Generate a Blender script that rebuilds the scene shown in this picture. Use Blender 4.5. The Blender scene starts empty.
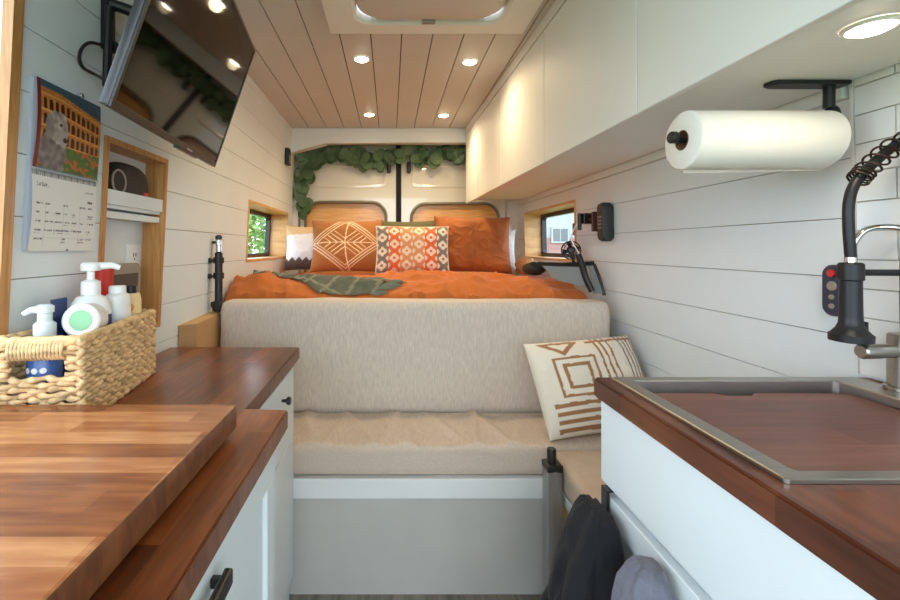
import bpy, bmesh, math, random
from mathutils import Vector, Matrix, noise
PI = math.pi
H = 1.19                      # eye height above the van floor; all z below are measured from eye height
F = 440.0
S = bpy.context.scene
C = S.collection
random.seed(7)

# ------------------------------------------------------------------ helpers
def XL(z): return -0.755 + 0.05 * z          # left wall leans in towards the roof
def XR(z): return 0.980 - 0.02 * z           # right wall
def lin(c):
    def f(v):
        v /= 255.0
        return v / 12.92 if v <= 0.04045 else ((v + 0.055) / 1.055) ** 2.4
    return (f(c[0]), f(c[1]), f(c[2]), 1.0)

def box(bm, x0, x1, y0, y1, z0, z1, bev=0.0, seg=2, mi=0):
    r = bmesh.ops.create_cube(bm, size=1.0)
    for v in r['verts']:
        v.co = Vector(((x0 + x1) / 2 + v.co.x * (x1 - x0), (y0 + y1) / 2 + v.co.y * (y1 - y0), (z0 + z1) / 2 + v.co.z * (z1 - z0)))
    fs = list({f for v in r['verts'] for f in v.link_faces})
    for f in fs: f.material_index = mi
    if bev > 0:
        es = list({e for v in r['verts'] for e in v.link_edges})
        bmesh.ops.bevel(bm, geom=es, offset=bev, segments=seg, profile=0.5, affect='EDGES')

def hexa(bm, p, mi=0):        # p: 8 points, bottom ring then top ring
    vs = [bm.verts.new(q) for q in p]
    for f in ((3, 2, 1, 0), (4, 5, 6, 7), (0, 1, 5, 4), (1, 2, 6, 5), (2, 3, 7, 6), (3, 0, 4, 7)):
        bm.faces.new([vs[i] for i in f]).material_index = mi

def frame_axes(d):
    d = d.normalized()
    u = Vector((0, 0, 1)) if abs(d.z) < 0.9 else Vector((1, 0, 0))
    a = d.cross(u).normalized()
    return a, d.cross(a).normalized()

def loft(bm, rings, closed=True, caps=True, mi=0, loop=False):
    vr = [[bm.verts.new(p) for p in r] for r in rings]
    n = len(vr[0])
    R = range(len(vr)) if loop else range(len(vr) - 1)
    for i in R:
        a, b = vr[i], vr[(i + 1) % len(vr)]
        for j in range(n if closed else n - 1):
            k = (j + 1) % n
            bm.faces.new((a[j], a[k], b[k], b[j])).material_index = mi
    if caps and closed and not loop:
        bm.faces.new(list(reversed(vr[0]))).material_index = mi
        bm.faces.new(vr[-1]).material_index = mi
    return vr

def tube(bm, pts, r, seg=10, caps=True, loop=False, mi=0):
    pts = [Vector(p) for p in pts]
    n = len(pts)
    rs = r if isinstance(r, (list, tuple)) else [r] * n
    rings, a = [], None
    for i, p in enumerate(pts):
        if loop: d = pts[(i + 1) % n] - pts[i - 1]
        else: d = pts[min(i + 1, n - 1)] - pts[max(i - 1, 0)]
        d = d.normalized()
        if a is None: a, b = frame_axes(d)
        else:
            a = (a - d * a.dot(d)).normalized(); b = d.cross(a).normalized()
        rings.append([p + (a * math.cos(2 * PI * j / seg) + b * math.sin(2 * PI * j / seg)) * rs[i] for j in range(seg)])
    loft(bm, rings, True, caps, mi, loop)

def lathe(bm, prof, origin, axis=(0, 0, 1), seg=24, caps=True, mi=0):   # prof: (radius, height)
    o = Vector(origin); d = Vector(axis).normalized(); a, b = frame_axes(d)
    rings = [[o + d * h + (a * math.cos(2 * PI * j / seg) + b * math.sin(2 * PI * j / seg)) * max(r, 1e-4) for j in range(seg)] for r, h in prof]
    loft(bm, rings, True, caps, mi)

def spline(pts, n=8):         # Catmull-Rom
    pts = [Vector(p) for p in pts]
    out = []
    for i in range(len(pts) - 1):
        p0, p1, p2, p3 = pts[max(i - 1, 0)], pts[i], pts[i + 1], pts[min(i + 2, len(pts) - 1)]
        for k in range(n):
            t = k / n
            out.append(0.5 * ((2 * p1) + (p2 - p0) * t + (2 * p0 - 5 * p1 + 4 * p2 - p3) * t * t + (3 * p1 - p0 - 3 * p2 + p3) * t ** 3))
    out.append(pts[-1])
    return out

def rrect(w, h, r, n=6):      # rounded rectangle about 0,0
    out = []
    for cx, cy, a0 in ((w / 2 - r, h / 2 - r, 0), (-w / 2 + r, h / 2 - r, 90), (-w / 2 + r, -h / 2 + r, 180), (w / 2 - r, -h / 2 + r, 270)):
        for k in range(n + 1):
            a = math.radians(a0 + 90 * k / n)
            out.append((cx + r * math.cos(a), cy + r * math.sin(a)))
    return out

def smooth_by_angle(me, deg=35):
    bm = bmesh.new(); bm.from_mesh(me)
    lim = math.radians(deg)
    for f in bm.faces: f.smooth = True
    for e in bm.edges:
        if len(e.link_faces) == 2:
            an = e.calc_face_angle(0)
            if an > lim: e.smooth = False
            elif an > 0.12 and deg < 100:
                a0, a1 = e.link_faces[0].calc_area(), e.link_faces[1].calc_area()
                if max(a0, a1) > 14 * min(a0, a1): e.smooth = False
    bm.to_mesh(me); bm.free()

def obj(name, bm, mats, parent=None, smooth=True, normals=True, angle=35, zoff=True):
    if normals: bmesh.ops.recalc_face_normals(bm, faces=bm.faces[:])
    if zoff: bmesh.ops.translate(bm, verts=bm.verts[:], vec=(0, 0, H))
    me = bpy.data.meshes.new(name)
    bm.to_mesh(me); bm.free()
    if not isinstance(mats, (list, tuple)): mats = [mats]
    for m in mats: me.materials.append(m)
    o = bpy.data.objects.new(name, me); C.objects.link(o)
    if smooth: smooth_by_angle(me, angle)
    if parent is not None:
        root = parent
        off = Vector((0, 0, 0))
        while root is not None:
            off += root.location; root = root.parent
        # children keep scene coordinates in their meshes
        o.parent = parent
        inv = Vector((0, 0, 0)); q = parent
        if q.parent is None: o.matrix_parent_inverse = Matrix.Translation(-q.location)
    else:
        xs = [v.co for v in me.vertices]
        c = Vector(((min(v.x for v in xs) + max(v.x for v in xs)) / 2, (min(v.y for v in xs) + max(v.y for v in xs)) / 2, min(v.z for v in xs)))
        me.transform(Matrix.Translation(-c)); o.location = c
    return o

def tag(o, label, cat, group=None, kind=None):
    o['label'] = label; o['category'] = cat
    if group: o['group'] = group
    if kind: o['kind'] = kind
    return o

def thing(name, label, cat, loc, group=None):
    o = bpy.data.objects.new(name, None); C.objects.link(o)
    o.empty_display_size = 0.05
    o.location = (loc[0], loc[1], loc[2] + H)
    return tag(o, label, cat, group)

def sub(name, bm, mats, parent, **k):         # a sub-part: parent is a mesh part whose own mesh is in scene coordinates
    o = obj(name, bm, mats, parent, **k)
    o.matrix_parent_inverse = Matrix.Identity(4)
    return o

def struct(name, bm, mats, label=None, cat=None, **k):
    o = obj(name, bm, mats, **k)
    o['kind'] = 'structure'
    o['label'] = label or name.replace('_', ' '); o['category'] = cat or name.split('_')[0]
    return o

def struct_root(name, loc, label, cat):
    o = thing(name, label, cat, loc); o['kind'] = 'structure'
    return o

def B(): return bmesh.new()
def sstep(a, b, x):
    t = min(1, max(0, (x - a) / (b - a))); return t * t * (3 - 2 * t)


# ------------------------------------------------------------------ materials
def new_mat(name):
    m = bpy.data.materials.new(name); m.use_nodes = True
    return m, m.node_tree, m.node_tree.nodes['Principled BSDF']

def mat(name, rgb, rough=0.5, metal=0.0, coat=0.0, var=0.0, vscale=8.0, stretch=(1, 1, 1), bump=0.0, bscale=60.0, bdist=0.002, sheen=0.0, spec=0.5, rvar=0.0):
    m, nt, p = new_mat(name)
    col = lin(rgb)
    p.inputs['Base Color'].default_value = col
    p.inputs['Roughness'].default_value = rough
    p.inputs['Metallic'].default_value = metal
    p.inputs['Coat Weight'].default_value = coat
    p.inputs['Coat Roughness'].default_value = 0.08
    p.inputs['Specular IOR Level'].default_value = spec
    p.inputs['Sheen Weight'].default_value = sheen
    tc = nt.nodes.new('ShaderNodeTexCoord')
    mp = nt.nodes.new('ShaderNodeMapping'); mp.inputs['Scale'].default_value = stretch
    nt.links.new(tc.outputs['Object'], mp.inputs['Vector'])
    if var > 0 or rvar > 0:
        n = nt.nodes.new('ShaderNodeTexNoise'); n.inputs['Scale'].default_value = vscale; n.inputs['Detail'].default_value = 5
        nt.links.new(mp.outputs[0], n.inputs['Vector'])
        if var > 0:
            r = nt.nodes.new('ShaderNodeValToRGB')
            r.color_ramp.elements[0].position = 0.3; r.color_ramp.elements[1].position = 0.7
            r.color_ramp.elements[0].color = tuple(c * (1 - var) for c in col[:3]) + (1,)
            r.color_ramp.elements[1].color = tuple(min(1, c * (1 + var)) for c in col[:3]) + (1,)
            nt.links.new(n.outputs['Fac'], r.inputs[0]); nt.links.new(r.outputs[0], p.inputs['Base Color'])
        if rvar > 0:
            mr = nt.nodes.new('ShaderNodeMapRange'); mr.inputs['To Min'].default_value = rough - rvar; mr.inputs['To Max'].default_value = rough + rvar
            nt.links.new(n.outputs['Fac'], mr.inputs['Value']); nt.links.new(mr.outputs[0], p.inputs['Roughness'])
    if bump > 0:
        n2 = nt.nodes.new('ShaderNodeTexNoise'); n2.inputs['Scale'].default_value = bscale; n2.inputs['Detail'].default_value = 4
        nt.links.new(mp.outputs[0], n2.inputs['Vector'])
        b = nt.nodes.new('ShaderNodeBump'); b.inputs['Strength'].default_value = bump; b.inputs['Distance'].default_value = bdist
        nt.links.new(n2.outputs['Fac'], b.inputs['Height']); nt.links.new(b.outputs[0], p.inputs['Normal'])
    return m

def butcher(name, dark, mid, light, along='Y', rough=0.25, coat=0.3, length=0.42, width=0.045, plane='XY'):
    """staves glued side by side, running along one axis, each its own tone, with grain"""
    m, nt, p = new_mat(name)
    tc = nt.nodes.new('ShaderNodeTexCoord')
    mp = nt.nodes.new('ShaderNodeMapping')
    if along == 'Y': mp.inputs['Rotation'].default_value = (0, 0, PI / 2)
    nt.links.new(tc.outputs['Object'], mp.inputs['Vector'])
    br = nt.nodes.new('ShaderNodeTexBrick')
    br.offset = 0.37; br.offset_frequency = 2; br.squash = 0.8; br.squash_frequency = 3
    br.inputs['Scale'].default_value = 1.0; br.inputs['Mortar Size'].default_value = 0.0
    br.inputs['Brick Width'].default_value = length; br.inputs['Row Height'].default_value = width
    br.inputs['Color1'].default_value = (0, 0, 0, 1); br.inputs['Color2'].default_value = (1, 1, 1, 1); br.inputs['Mortar'].default_value = (0.2, 0.2, 0.2, 1)
    nt.links.new(mp.outputs[0], br.inputs['Vector'])
    g = nt.nodes.new('ShaderNodeMapping'); g.inputs['Scale'].default_value = (4, 34, 34)
    nt.links.new(mp.outputs[0], g.inputs['Vector'])
    n = nt.nodes.new('ShaderNodeTexNoise'); n.inputs['Scale'].default_value = 2.2; n.inputs['Detail'].default_value = 3; n.inputs['Distortion'].default_value = 0.15
    nt.links.new(g.outputs[0], n.inputs['Vector'])
    n2 = nt.nodes.new('ShaderNodeTexNoise'); n2.inputs['Scale'].default_value = 6.0; n2.inputs['Detail'].default_value = 3
    nt.links.new(mp.outputs[0], n2.inputs['Vector'])
    a = nt.nodes.new('ShaderNodeMath'); a.operation = 'MULTIPLY_ADD'; a.inputs[1].default_value = 0.50
    nt.links.new(br.outputs['Color'], a.inputs[0])
    b = nt.nodes.new('ShaderNodeMath'); b.operation = 'MULTIPLY_ADD'; b.inputs[1].default_value = 0.70
    nt.links.new(n.outputs['Fac'], b.inputs[0])
    c = nt.nodes.new('ShaderNodeMath'); c.operation = 'MULTIPLY_ADD'; c.inputs[1].default_value = 0.5; c.inputs[2].default_value = -0.36
    nt.links.new(n2.outputs['Fac'], c.inputs[0]); nt.links.new(c.outputs[0], b.inputs[2]); nt.links.new(b.outputs[0], a.inputs[2])
    r = nt.nodes.new('ShaderNodeValToRGB')
    e = r.color_ramp.elements
    e[0].position = 0.05; e[0].color = lin(dark); e[1].position = 0.95; e[1].color = lin(light)
    x = e.new(0.5); x.color = lin(mid)
    nt.links.new(a.outputs[0], r.inputs[0]); nt.links.new(r.outputs[0], p.inputs['Base Color'])
    p.inputs['Roughness'].default_value = rough; p.inputs['Coat Weight'].default_value = coat; p.inputs['Coat Roughness'].default_value = 0.12
    bp = nt.nodes.new('ShaderNodeBump'); bp.inputs['Strength'].default_value = 0.08; bp.inputs['Distance'].default_value = 0.001
    nt.links.new(n.outputs['Fac'], bp.inputs['Height']); nt.links.new(bp.outputs[0], p.inputs['Normal'])
    return m

def grain(name, c1, c2, stretch, rough=0.4, coat=0.1):
    m, nt, p = new_mat(name)
    tc = nt.nodes.new('ShaderNodeTexCoord'); mp = nt.nodes.new('ShaderNodeMapping'); mp.inputs['Scale'].default_value = stretch
    nt.links.new(tc.outputs['Object'], mp.inputs['Vector'])
    n = nt.nodes.new('ShaderNodeTexNoise'); n.inputs['Scale'].default_value = 3.0; n.inputs['Detail'].default_value = 6; n.inputs['Distortion'].default_value = 0.8
    nt.links.new(mp.outputs[0], n.inputs['Vector'])
    r = nt.nodes.new('ShaderNodeValToRGB'); e = r.color_ramp.elements
    e[0].position = 0.32; e[0].color = lin(c1); e[1].position = 0.7; e[1].color = lin(c2)
    nt.links.new(n.outputs['Fac'], r.inputs[0]); nt.links.new(r.outputs[0], p.inputs['Base Color'])
    p.inputs['Roughness'].default_value = rough; p.inputs['Coat Weight'].default_value = coat
    return m

def pattern_mat(name, rough=0.9, sheen=0.2, bump=0.3, bscale=220, bdist=0.002):      # colour woven/printed per vertex
    m, nt, p = new_mat(name)
    at = nt.nodes.new('ShaderNodeAttribute'); at.attribute_name = 'pattern'
    nt.links.new(at.outputs['Color'], p.inputs['Base Color'])
    p.inputs['Roughness'].default_value = rough; p.inputs['Sheen Weight'].default_value = sheen
    if bump > 0:
        tc = nt.nodes.new('ShaderNodeTexCoord')
        n2 = nt.nodes.new('ShaderNodeTexNoise'); n2.inputs['Scale'].default_value = bscale
        nt.links.new(tc.outputs['Object'], n2.inputs['Vector'])
        b = nt.nodes.new('ShaderNodeBump'); b.inputs['Strength'].default_value = bump; b.inputs['Distance'].default_value = bdist
        nt.links.new(n2.outputs['Fac'], b.inputs['Height']); nt.links.new(b.outputs[0], p.inputs['Normal'])
    return m

def glow(name, rgb, strength):
    m = bpy.data.materials.new(name); m.use_nodes = True
    nt = m.node_tree; nt.nodes.clear()
    e = nt.nodes.new('ShaderNodeEmission'); e.inputs[0].default_value = lin(rgb); e.inputs[1].default_value = strength
    o = nt.nodes.new('ShaderNodeOutputMaterial'); nt.links.new(e.outputs[0], o.inputs[0])
    return m

def glass_mat(name, tint=(255, 255, 255)):
    m = bpy.data.materials.new(name); m.use_nodes = True
    nt = m.node_tree; nt.nodes.clear()
    t = nt.nodes.new('ShaderNodeBsdfTransparent'); t.inputs[0].default_value = lin(tint)
    g = nt.nodes.new('ShaderNodeBsdfGlossy'); g.inputs['Roughness'].default_value = 0.02
    fr = nt.nodes.new('ShaderNodeMath'); fr.operation = 'MULTIPLY'; fr.inputs[1].default_value = 0.12
    lw = nt.nodes.new('ShaderNodeLayerWeight'); lw.inputs[0].default_value = 0.4; nt.links.new(lw.outputs['Facing'], fr.inputs[0])
    mx = nt.nodes.new('ShaderNodeMixShader')
    nt.links.new(fr.outputs[0], mx.inputs[0]); nt.links.new(t.outputs[0], mx.inputs[1]); nt.links.new(g.outputs[0], mx.inputs[2])
    o = nt.nodes.new('ShaderNodeOutputMaterial'); nt.links.new(mx.outputs[0], o.inputs[0])
    return m

M = {}
M['board'] = mat('white_board_paint', (222, 228, 230), 0.45, var=0.03, vscale=3, rvar=0.05)
M['ceil'] = mat('ceiling_board_paint', (196, 194, 192), 0.5, var=0.03, vscale=3)
M['gap'] = mat('board_gap', (124, 112, 98), 0.9)
M['cgap'] = mat('ceiling_gap', (70, 58, 48), 0.9)
M['white'] = mat('white_lacquer', (228, 228, 225), 0.55, var=0.02, vscale=4)
M['cab'] = mat('cabinet_white', (214, 220, 222), 0.42, var=0.02, vscale=4)
M['bench'] = mat('bench_paint', (190, 187, 180), 0.45, var=0.05, vscale=5)
M['vanmetal'] = mat('van_door_paint', (220, 214, 204), 0.2, coat=1.0)
M['vanmetal'].node_tree.nodes['Principled BSDF'].inputs['Coat Roughness'].default_value = 0.02
M['gasket'] = mat('grey_gasket', (120, 116, 104), 0.35)
M['rubber'] = mat('black_rubber', (34, 32, 31), 0.6)
M['black'] = mat('black_plastic', (24, 24, 26), 0.38)
M['blackm'] = mat('black_matte_metal', (30, 31, 34), 0.42, metal=0.3)
M['oak'] = grain('oak_trim', (176, 122, 66), (212, 160, 100), (3, 3, 3))
M['oakz'] = grain('oak_trim_upright', (172, 116, 62), (206, 152, 92), (30, 30, 2))
M['oaky'] = grain('oak_trim_lengthwise', (196, 148, 88), (224, 182, 120), (2, 2, 10))
M['ply'] = grain('orange_wood_cover', (216, 152, 72), (240, 186, 110), (2, 20, 26), rough=0.3, coat=0.3)
M['plydark'] = grain('dark_wood_cover', (112, 66, 34), (140, 88, 48), (2, 20, 26), rough=0.3, coat=0.3)
M['slab'] = butcher('butcher_board', (98, 48, 26), (160, 96, 56), (210, 150, 100), 'X', rough=0.24, coat=0.15, length=0.34, width=0.042)
M['top_left'] = butcher('butcher_worktop', (58, 26, 12), (112, 56, 26), (160, 90, 46), 'Y', rough=0.28, coat=0.08, length=0.5, width=0.045)
M['top_right'] = butcher('butcher_worktop_galley', (54, 25, 15), (94, 48, 28), (134, 76, 46), 'Y', rough=0.28, coat=0.1, length=0.16, width=0.045)
M['endgrain'] = grain('stained_board_edge', (84, 44, 24), (128, 74, 42), (40, 14, 6), rough=0.4)
M['sinkboard'] = butcher('walnut_sink_board', (80, 46, 37), (108, 65, 53), (134, 88, 74), 'X', rough=0.42, coat=0.05, length=0.6, width=0.06)
M['steel'] = mat('brushed_steel', (170, 166, 158), 0.32, metal=1.0, stretch=(2, 60, 60), var=0.1, vscale=6)
M['steeldark'] = mat('sink_steel', (160, 150, 144), 0.4, metal=0.9)
M['chrome'] = mat('chrome', (210, 210, 208), 0.12, metal=1.0)
M['bronze'] = mat('dark_bronze', (62, 52, 46), 0.35, metal=0.8)
M['alu'] = mat('aluminium', (168, 168, 168), 0.4, metal=0.9)
M['linen'] = mat('linen', (207, 192, 176), 0.92, var=0.12, vscale=26, stretch=(7, 7, 1.2), bump=0.35, bscale=240, bdist=0.0015, sheen=0.15)
M['linen2'] = mat('linen_seat', (204, 184, 166), 0.92, var=0.09, vscale=26, stretch=(7, 1.2, 7), bump=0.35, bscale=240, bdist=0.0015, sheen=0.15)
M['duvet'] = mat('orange_duvet', (188, 102, 38), 0.88, var=0.08, vscale=9, bump=0.5, bscale=26, bdist=0.008, sheen=0.08)
M['velvet'] = mat('rust_velvet', (156, 82, 20), 0.75, var=0.25, vscale=9, sheen=0.15)
M['olive'] = mat('olive_cloth', (94, 92, 62), 0.9)
M['greyw'] = mat('grey_white_cloth', (206, 204, 202), 0.9, var=0.12, vscale=18)
M['tancloth'] = mat('tan_cloth', (190, 140, 92), 0.85, var=0.25, vscale=20)
M['mattress'] = mat('mattress_cover', (220, 214, 204), 0.9)
M['pat'] = pattern_mat('patterned_cloth')
M['throw'] = pattern_mat('throw_weave', bump=0.5, bscale=300)
M['print'] = pattern_mat('printed_paper', rough=0.45, sheen=0, bump=0)
M['paper'] = mat('white_paper', (232, 230, 226), 0.85)
M['towel'] = mat('kitchen_paper', (238, 234, 226), 0.95, bump=0.25, bscale=140, bdist=0.002)
M['core'] = mat('cardboard_core', (128, 92, 68), 0.9)
M['card'] = mat('cardboard', (186, 144, 98), 0.85, var=0.05, vscale=6, stretch=(1, 1, 6))
M['cardflap'] = mat('cardboard_tape', (202, 164, 112), 0.5)  # paler, smoother card for the lid flap
M['straw'] = mat('woven_straw', (218, 184, 136), 0.75, var=0.34, vscale=38, stretch=(1, 1, 2.2), bump=0.4, bscale=160, bdist=0.002)
M['screen'] = mat('tv_screen', (5, 4, 4), 0.05, spec=0.2)
M['tvback'] = mat('tv_housing', (40, 40, 44), 0.3)
M['white_pl'] = mat('white_plastic', (238, 238, 238), 0.3)
M['clear_pl'] = mat('milky_plastic', (214, 224, 230), 0.2)
M['blue_pl'] = mat('blue_plastic', (70, 104, 168), 0.25)
M['navy'] = mat('navy_plastic', (40, 58, 110), 0.35)
M['green'] = mat('green_label', (140, 196, 150), 0.5)
M['red'] = mat('red_plastic', (206, 48, 40), 0.4)
M['cream'] = mat('cream_plastic', (240, 214, 160), 0.4)
M['orange'] = mat('orange_print', (236, 150, 50), 0.5)
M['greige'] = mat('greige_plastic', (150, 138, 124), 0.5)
M['brownd'] = mat('dark_brown', (84, 72, 62), 0.6)
M['leaf'] = mat('eucalyptus_leaf', (84, 110, 78), 0.5, var=0.35, vscale=11)
M['stem'] = mat('garland_stem', (66, 62, 42), 0.8)
M['greyfab'] = mat('grey_camp_fabric', (132, 134, 132), 0.8)
M['fleece'] = mat('black_fleece', (11, 12, 18), 0.95, sheen=0.04, bump=0.4, bscale=180, bdist=0.003)
M['greyfleece'] = mat('grey_fleece', (104, 104, 116), 0.95, sheen=0.1, var=0.18, vscale=24, bump=0.5, bscale=160, bdist=0.004)
M['tile'] = mat('white_tile', (226, 228, 228), 0.16, coat=0.3)
M['grout'] = mat('tile_grout', (176, 172, 164), 0.9)
M['floor'] = grain('vinyl_floor', (104, 96, 88), (150, 140, 130), (12, 1.2, 4), rough=0.5)
M['glass'] = glass_mat('window_glass')
M['lamp'] = glow('lamp_lens', (255, 238, 210), 26.0)
M['red_btn'] = mat('red_button', (196, 40, 44), 0.4)
M['grass'] = mat('outside_grass', (110, 130, 84), 0.9, var=0.2, vscale=2)
M['tree'] = mat('tree_leaf', (112, 150, 82), 0.7, var=0.4, vscale=2.5)
M['bark'] = mat('tree_bark', (96, 82, 66), 0.9)
M['siding'] = mat('pink_siding', (150, 112, 110), 0.8)
M['housew'] = mat('house_white', (158, 162, 166), 0.8)
M['housegl'] = mat('house_pane', (84, 94, 100), 0.3)

def paint(o, fn):
    """colour attribute from fn(vertex index) -> sRGB"""
    me = o.data
    ca = me.color_attributes.new('pattern', 'FLOAT_COLOR', 'POINT')
    for i in range(len(me.vertices)): ca.data[i].color = lin(fn(i))

# ------------------------------------------------------------------ room shell
Y0, Y1 = -0.9, 3.46
WIN_Y, WIN_Z = (2.31, 3.20), (-0.075, 0.255)
CUB_Y, CUB_Z = (1.14, 1.46), (-0.26, 0.293)
W3_Y, W3_Z = (-0.60, 0.873), (-0.26, 0.66)  # near window stretched behind the camera, out of view, to admit more daylight

def board_wall(bm, X, sgn, openings, y0, y1, z0, z1):
    zs = [0.191 + 0.127 * k for k in range(-12, 8)]
    g = 0.0010
    def cells(a, b, gap, x_in, x_out, mi):
        cut = sorted({a, b} | {o[2] for o in openings if a < o[2] < b} | {o[3] for o in openings if a < o[3] < b})
        for s0, s1 in zip(cut, cut[1:]):
            if s1 - s0 < 1e-4: continue
            mid = (s0 + s1) / 2
            spans = [(y0, y1)]
            for oy0, oy1, oz0, oz1 in openings:
                if oz0 < mid < oz1:
                    spans = [q for p in spans for q in ((p[0], min(p[1], oy0)), (max(p[0], oy1), p[1])) if q[1] - q[0] > 1e-4]
            t0 = s0 + (gap if abs(s0 - a) < 1e-6 else 0); t1 = s1 - (gap if abs(s1 - b) < 1e-6 else 0)
            for p in spans:
                hexa(bm, [(X(t0) + sgn * x_in, p[0], t0), (X(t0) + sgn * x_in, p[1], t0), (X(t0) + sgn * x_out, p[1], t0), (X(t0) + sgn * x_out, p[0], t0),
                          (X(t1) + sgn * x_in, p[0], t1), (X(t1) + sgn * x_in, p[1], t1), (X(t1) + sgn * x_out, p[1], t1), (X(t1) + sgn * x_out, p[0], t1)], mi)
    for a, b in zip(zs, zs[1:]):
        a, b = max(a, z0), min(b, z1)
        if b - a > 0.01: cells(a, b, g, 0.0, 0.009, 0)
    cells(z0, z1, 0, 0.009, 0.03, 1)

bm = B()
board_wall(bm, XL, -1, [(WIN_Y[0], WIN_Y[1], *WIN_Z), (CUB_Y[0], CUB_Y[1], *CUB_Z), (W3_Y[0], W3_Y[1], *W3_Z)], Y0, Y1, -1.19, 0.90)
struct('wall_left', bm, [M['board'], M['gap']], 'left wall of white horizontal shiplap boards', 'wall', smooth=False)
bm = B()
board_wall(bm, XR, 1, [(WIN_Y[0], WIN_Y[1], *WIN_Z)], Y0, Y1, -1.19, 0.90)
struct('wall_right', bm, [M['board'], M['gap']], 'right wall of white horizontal shiplap boards', 'wall', smooth=False)

# ceiling boards run the length of the van
bm = B()
xs = [0.048 + 0.127 * k for k in range(-7, 9)]
VX0, VX1, VY0, VY1 = -0.18, 0.47, 1.15, 1.71
for a, b in zip(xs, xs[1:]):
    a2, b2 = max(a, -0.73), min(b, 0.99)
    if b2 - a2 < 0.01: continue
    for y0, y1 in ((Y0, VY0), (VY0, VY1), (VY1, 3.24)):
        p, q = a2 + 0.0022, b2 - 0.0022
        if y0 == VY0:
            for u, v in ((p, min(q, VX0)), (max(p, VX1), q)):
                if v - u > 0.002: box(bm, u, v, y0, y1, 0.87, 0.88)
        else: box(bm, p, q, y0, y1, 0.87, 0.88)
for x0, x1, y0, y1 in ((-0.76, 1.02, Y0, VY0), (-0.76, 1.02, VY1, Y1), (-0.76, VX0, VY0, VY1), (VX1, 1.02, VY0, VY1)):
    box(bm, x0, x1, y0, y1, 0.879, 0.92, mi=1)
struct('ceiling', bm, [M['ceil'], M['cgap']], 'ceiling of pale boards running the length of the van', 'ceiling', smooth=False)

bm = B(); box(bm, -0.86, 1.02, Y0, Y1, -1.22, -1.19)
struct('floor', bm, M['floor'], 'narrow strip of vinyl floor in the aisle', 'floor', smooth=False)

# rear: header beam with a sloping shoulder, pillar on the left, back closing wall
bm = B()
prof = [(-0.735, 0.87), (-0.735, 0.685), (-0.665, 0.708), (-0.60, 0.725), (-0.47, 0.766), (0.99, 0.766), (0.99, 0.87)]
loft(bm, [[(x, y, z) for x, z in prof] for y in (3.19, 3.27)])
bmesh.ops.bevel(bm, geom=bm.edges[:], offset=0.006, segments=2, affect='EDGES')
struct('trim_1', bm, M['board'], 'white header beam above the rear doors', 'trim')
bm = B()
hexa(bm, [(XL(-1.1) , 3.36, -1.19), (-0.705, 3.36, -1.19), (-0.705, 3.44, -1.19), (XL(-1.1), 3.44, -1.19), (XL(0.87), 3.36, 0.87), (-0.705, 3.36, 0.87), (-0.705, 3.44, 0.87), (XL(0.87), 3.44, 0.87)])
box(bm, 0.90, 0.985, 3.36, 3.44, -1.19, 0.87)
struct('trim_2', bm, M['vanmetal'], 'painted door pillars either side of the rear doors', 'trim', smooth=False)
bm = B(); box(bm, -0.90, 1.12, 3.52, 3.56, -1.17, 0.92)
struct('wall_back', bm, M['gap'], 'closed back of the van behind the rear doors', 'wall', smooth=False)

def plate_hole(bm, ox0, ox1, oz0, oz1, hx0, hx1, hz0, hz1, r, put, depth=0.0, n=8, mi=0):
    """flat plate with a rounded hole; put(x, z, d) gives the point; depth: lip going back"""
    cx, cz = (hx0 + hx1) / 2, (hz0 + hz1) / 2
    ring = [(cx + x, cz + z) for x, z in rrect(hx1 - hx0, hz1 - hz0, r, n)]
    m = n + 1
    out = []
    corners = [(ox1, oz1), (ox0, oz1), (ox0, oz0), (ox1, oz0)]
    for i, (x, z) in enumerate(ring):
        q, k = divmod(i, m)
        t = k / n
        c = corners[q]
        if q in (0, 2):   # starts on the vertical side, ends on the horizontal side
            out.append((c[0], z + (c[1] - z) * min(1, 2 * t)) if t <= 0.5 else (x + (c[0] - x) * min(1, 2 * (1 - t)), c[1]))
        else:
            out.append((x + (c[0] - x) * min(1, 2 * t), c[1]) if t <= 0.5 else (c[0], z + (c[1] - z) * min(1, 2 * (1 - t))))
    a = [bm.verts.new(put(x, z, 0)) for x, z in out]
    b = [bm.verts.new(put(x, z, 0)) for x, z in ring]
    N = len(a)
    for i in range(N):
        j = (i + 1) % N
        bm.faces.new((a[i], a[j], b[j], b[i])).material_index = mi
    if depth:
        c = [bm.verts.new(put(x, z, depth)) for x, z in ring]
        for i in range(N):
            j = (i + 1) % N
            bm.faces.new((b[i], b[j], c[j], c[i])).material_index = mi
    return ring

def ring_tube(bm, ring, r, put, seg=8): tube(bm, [put(x, z, 0) for x, z in ring], r, seg, loop=True)

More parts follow.
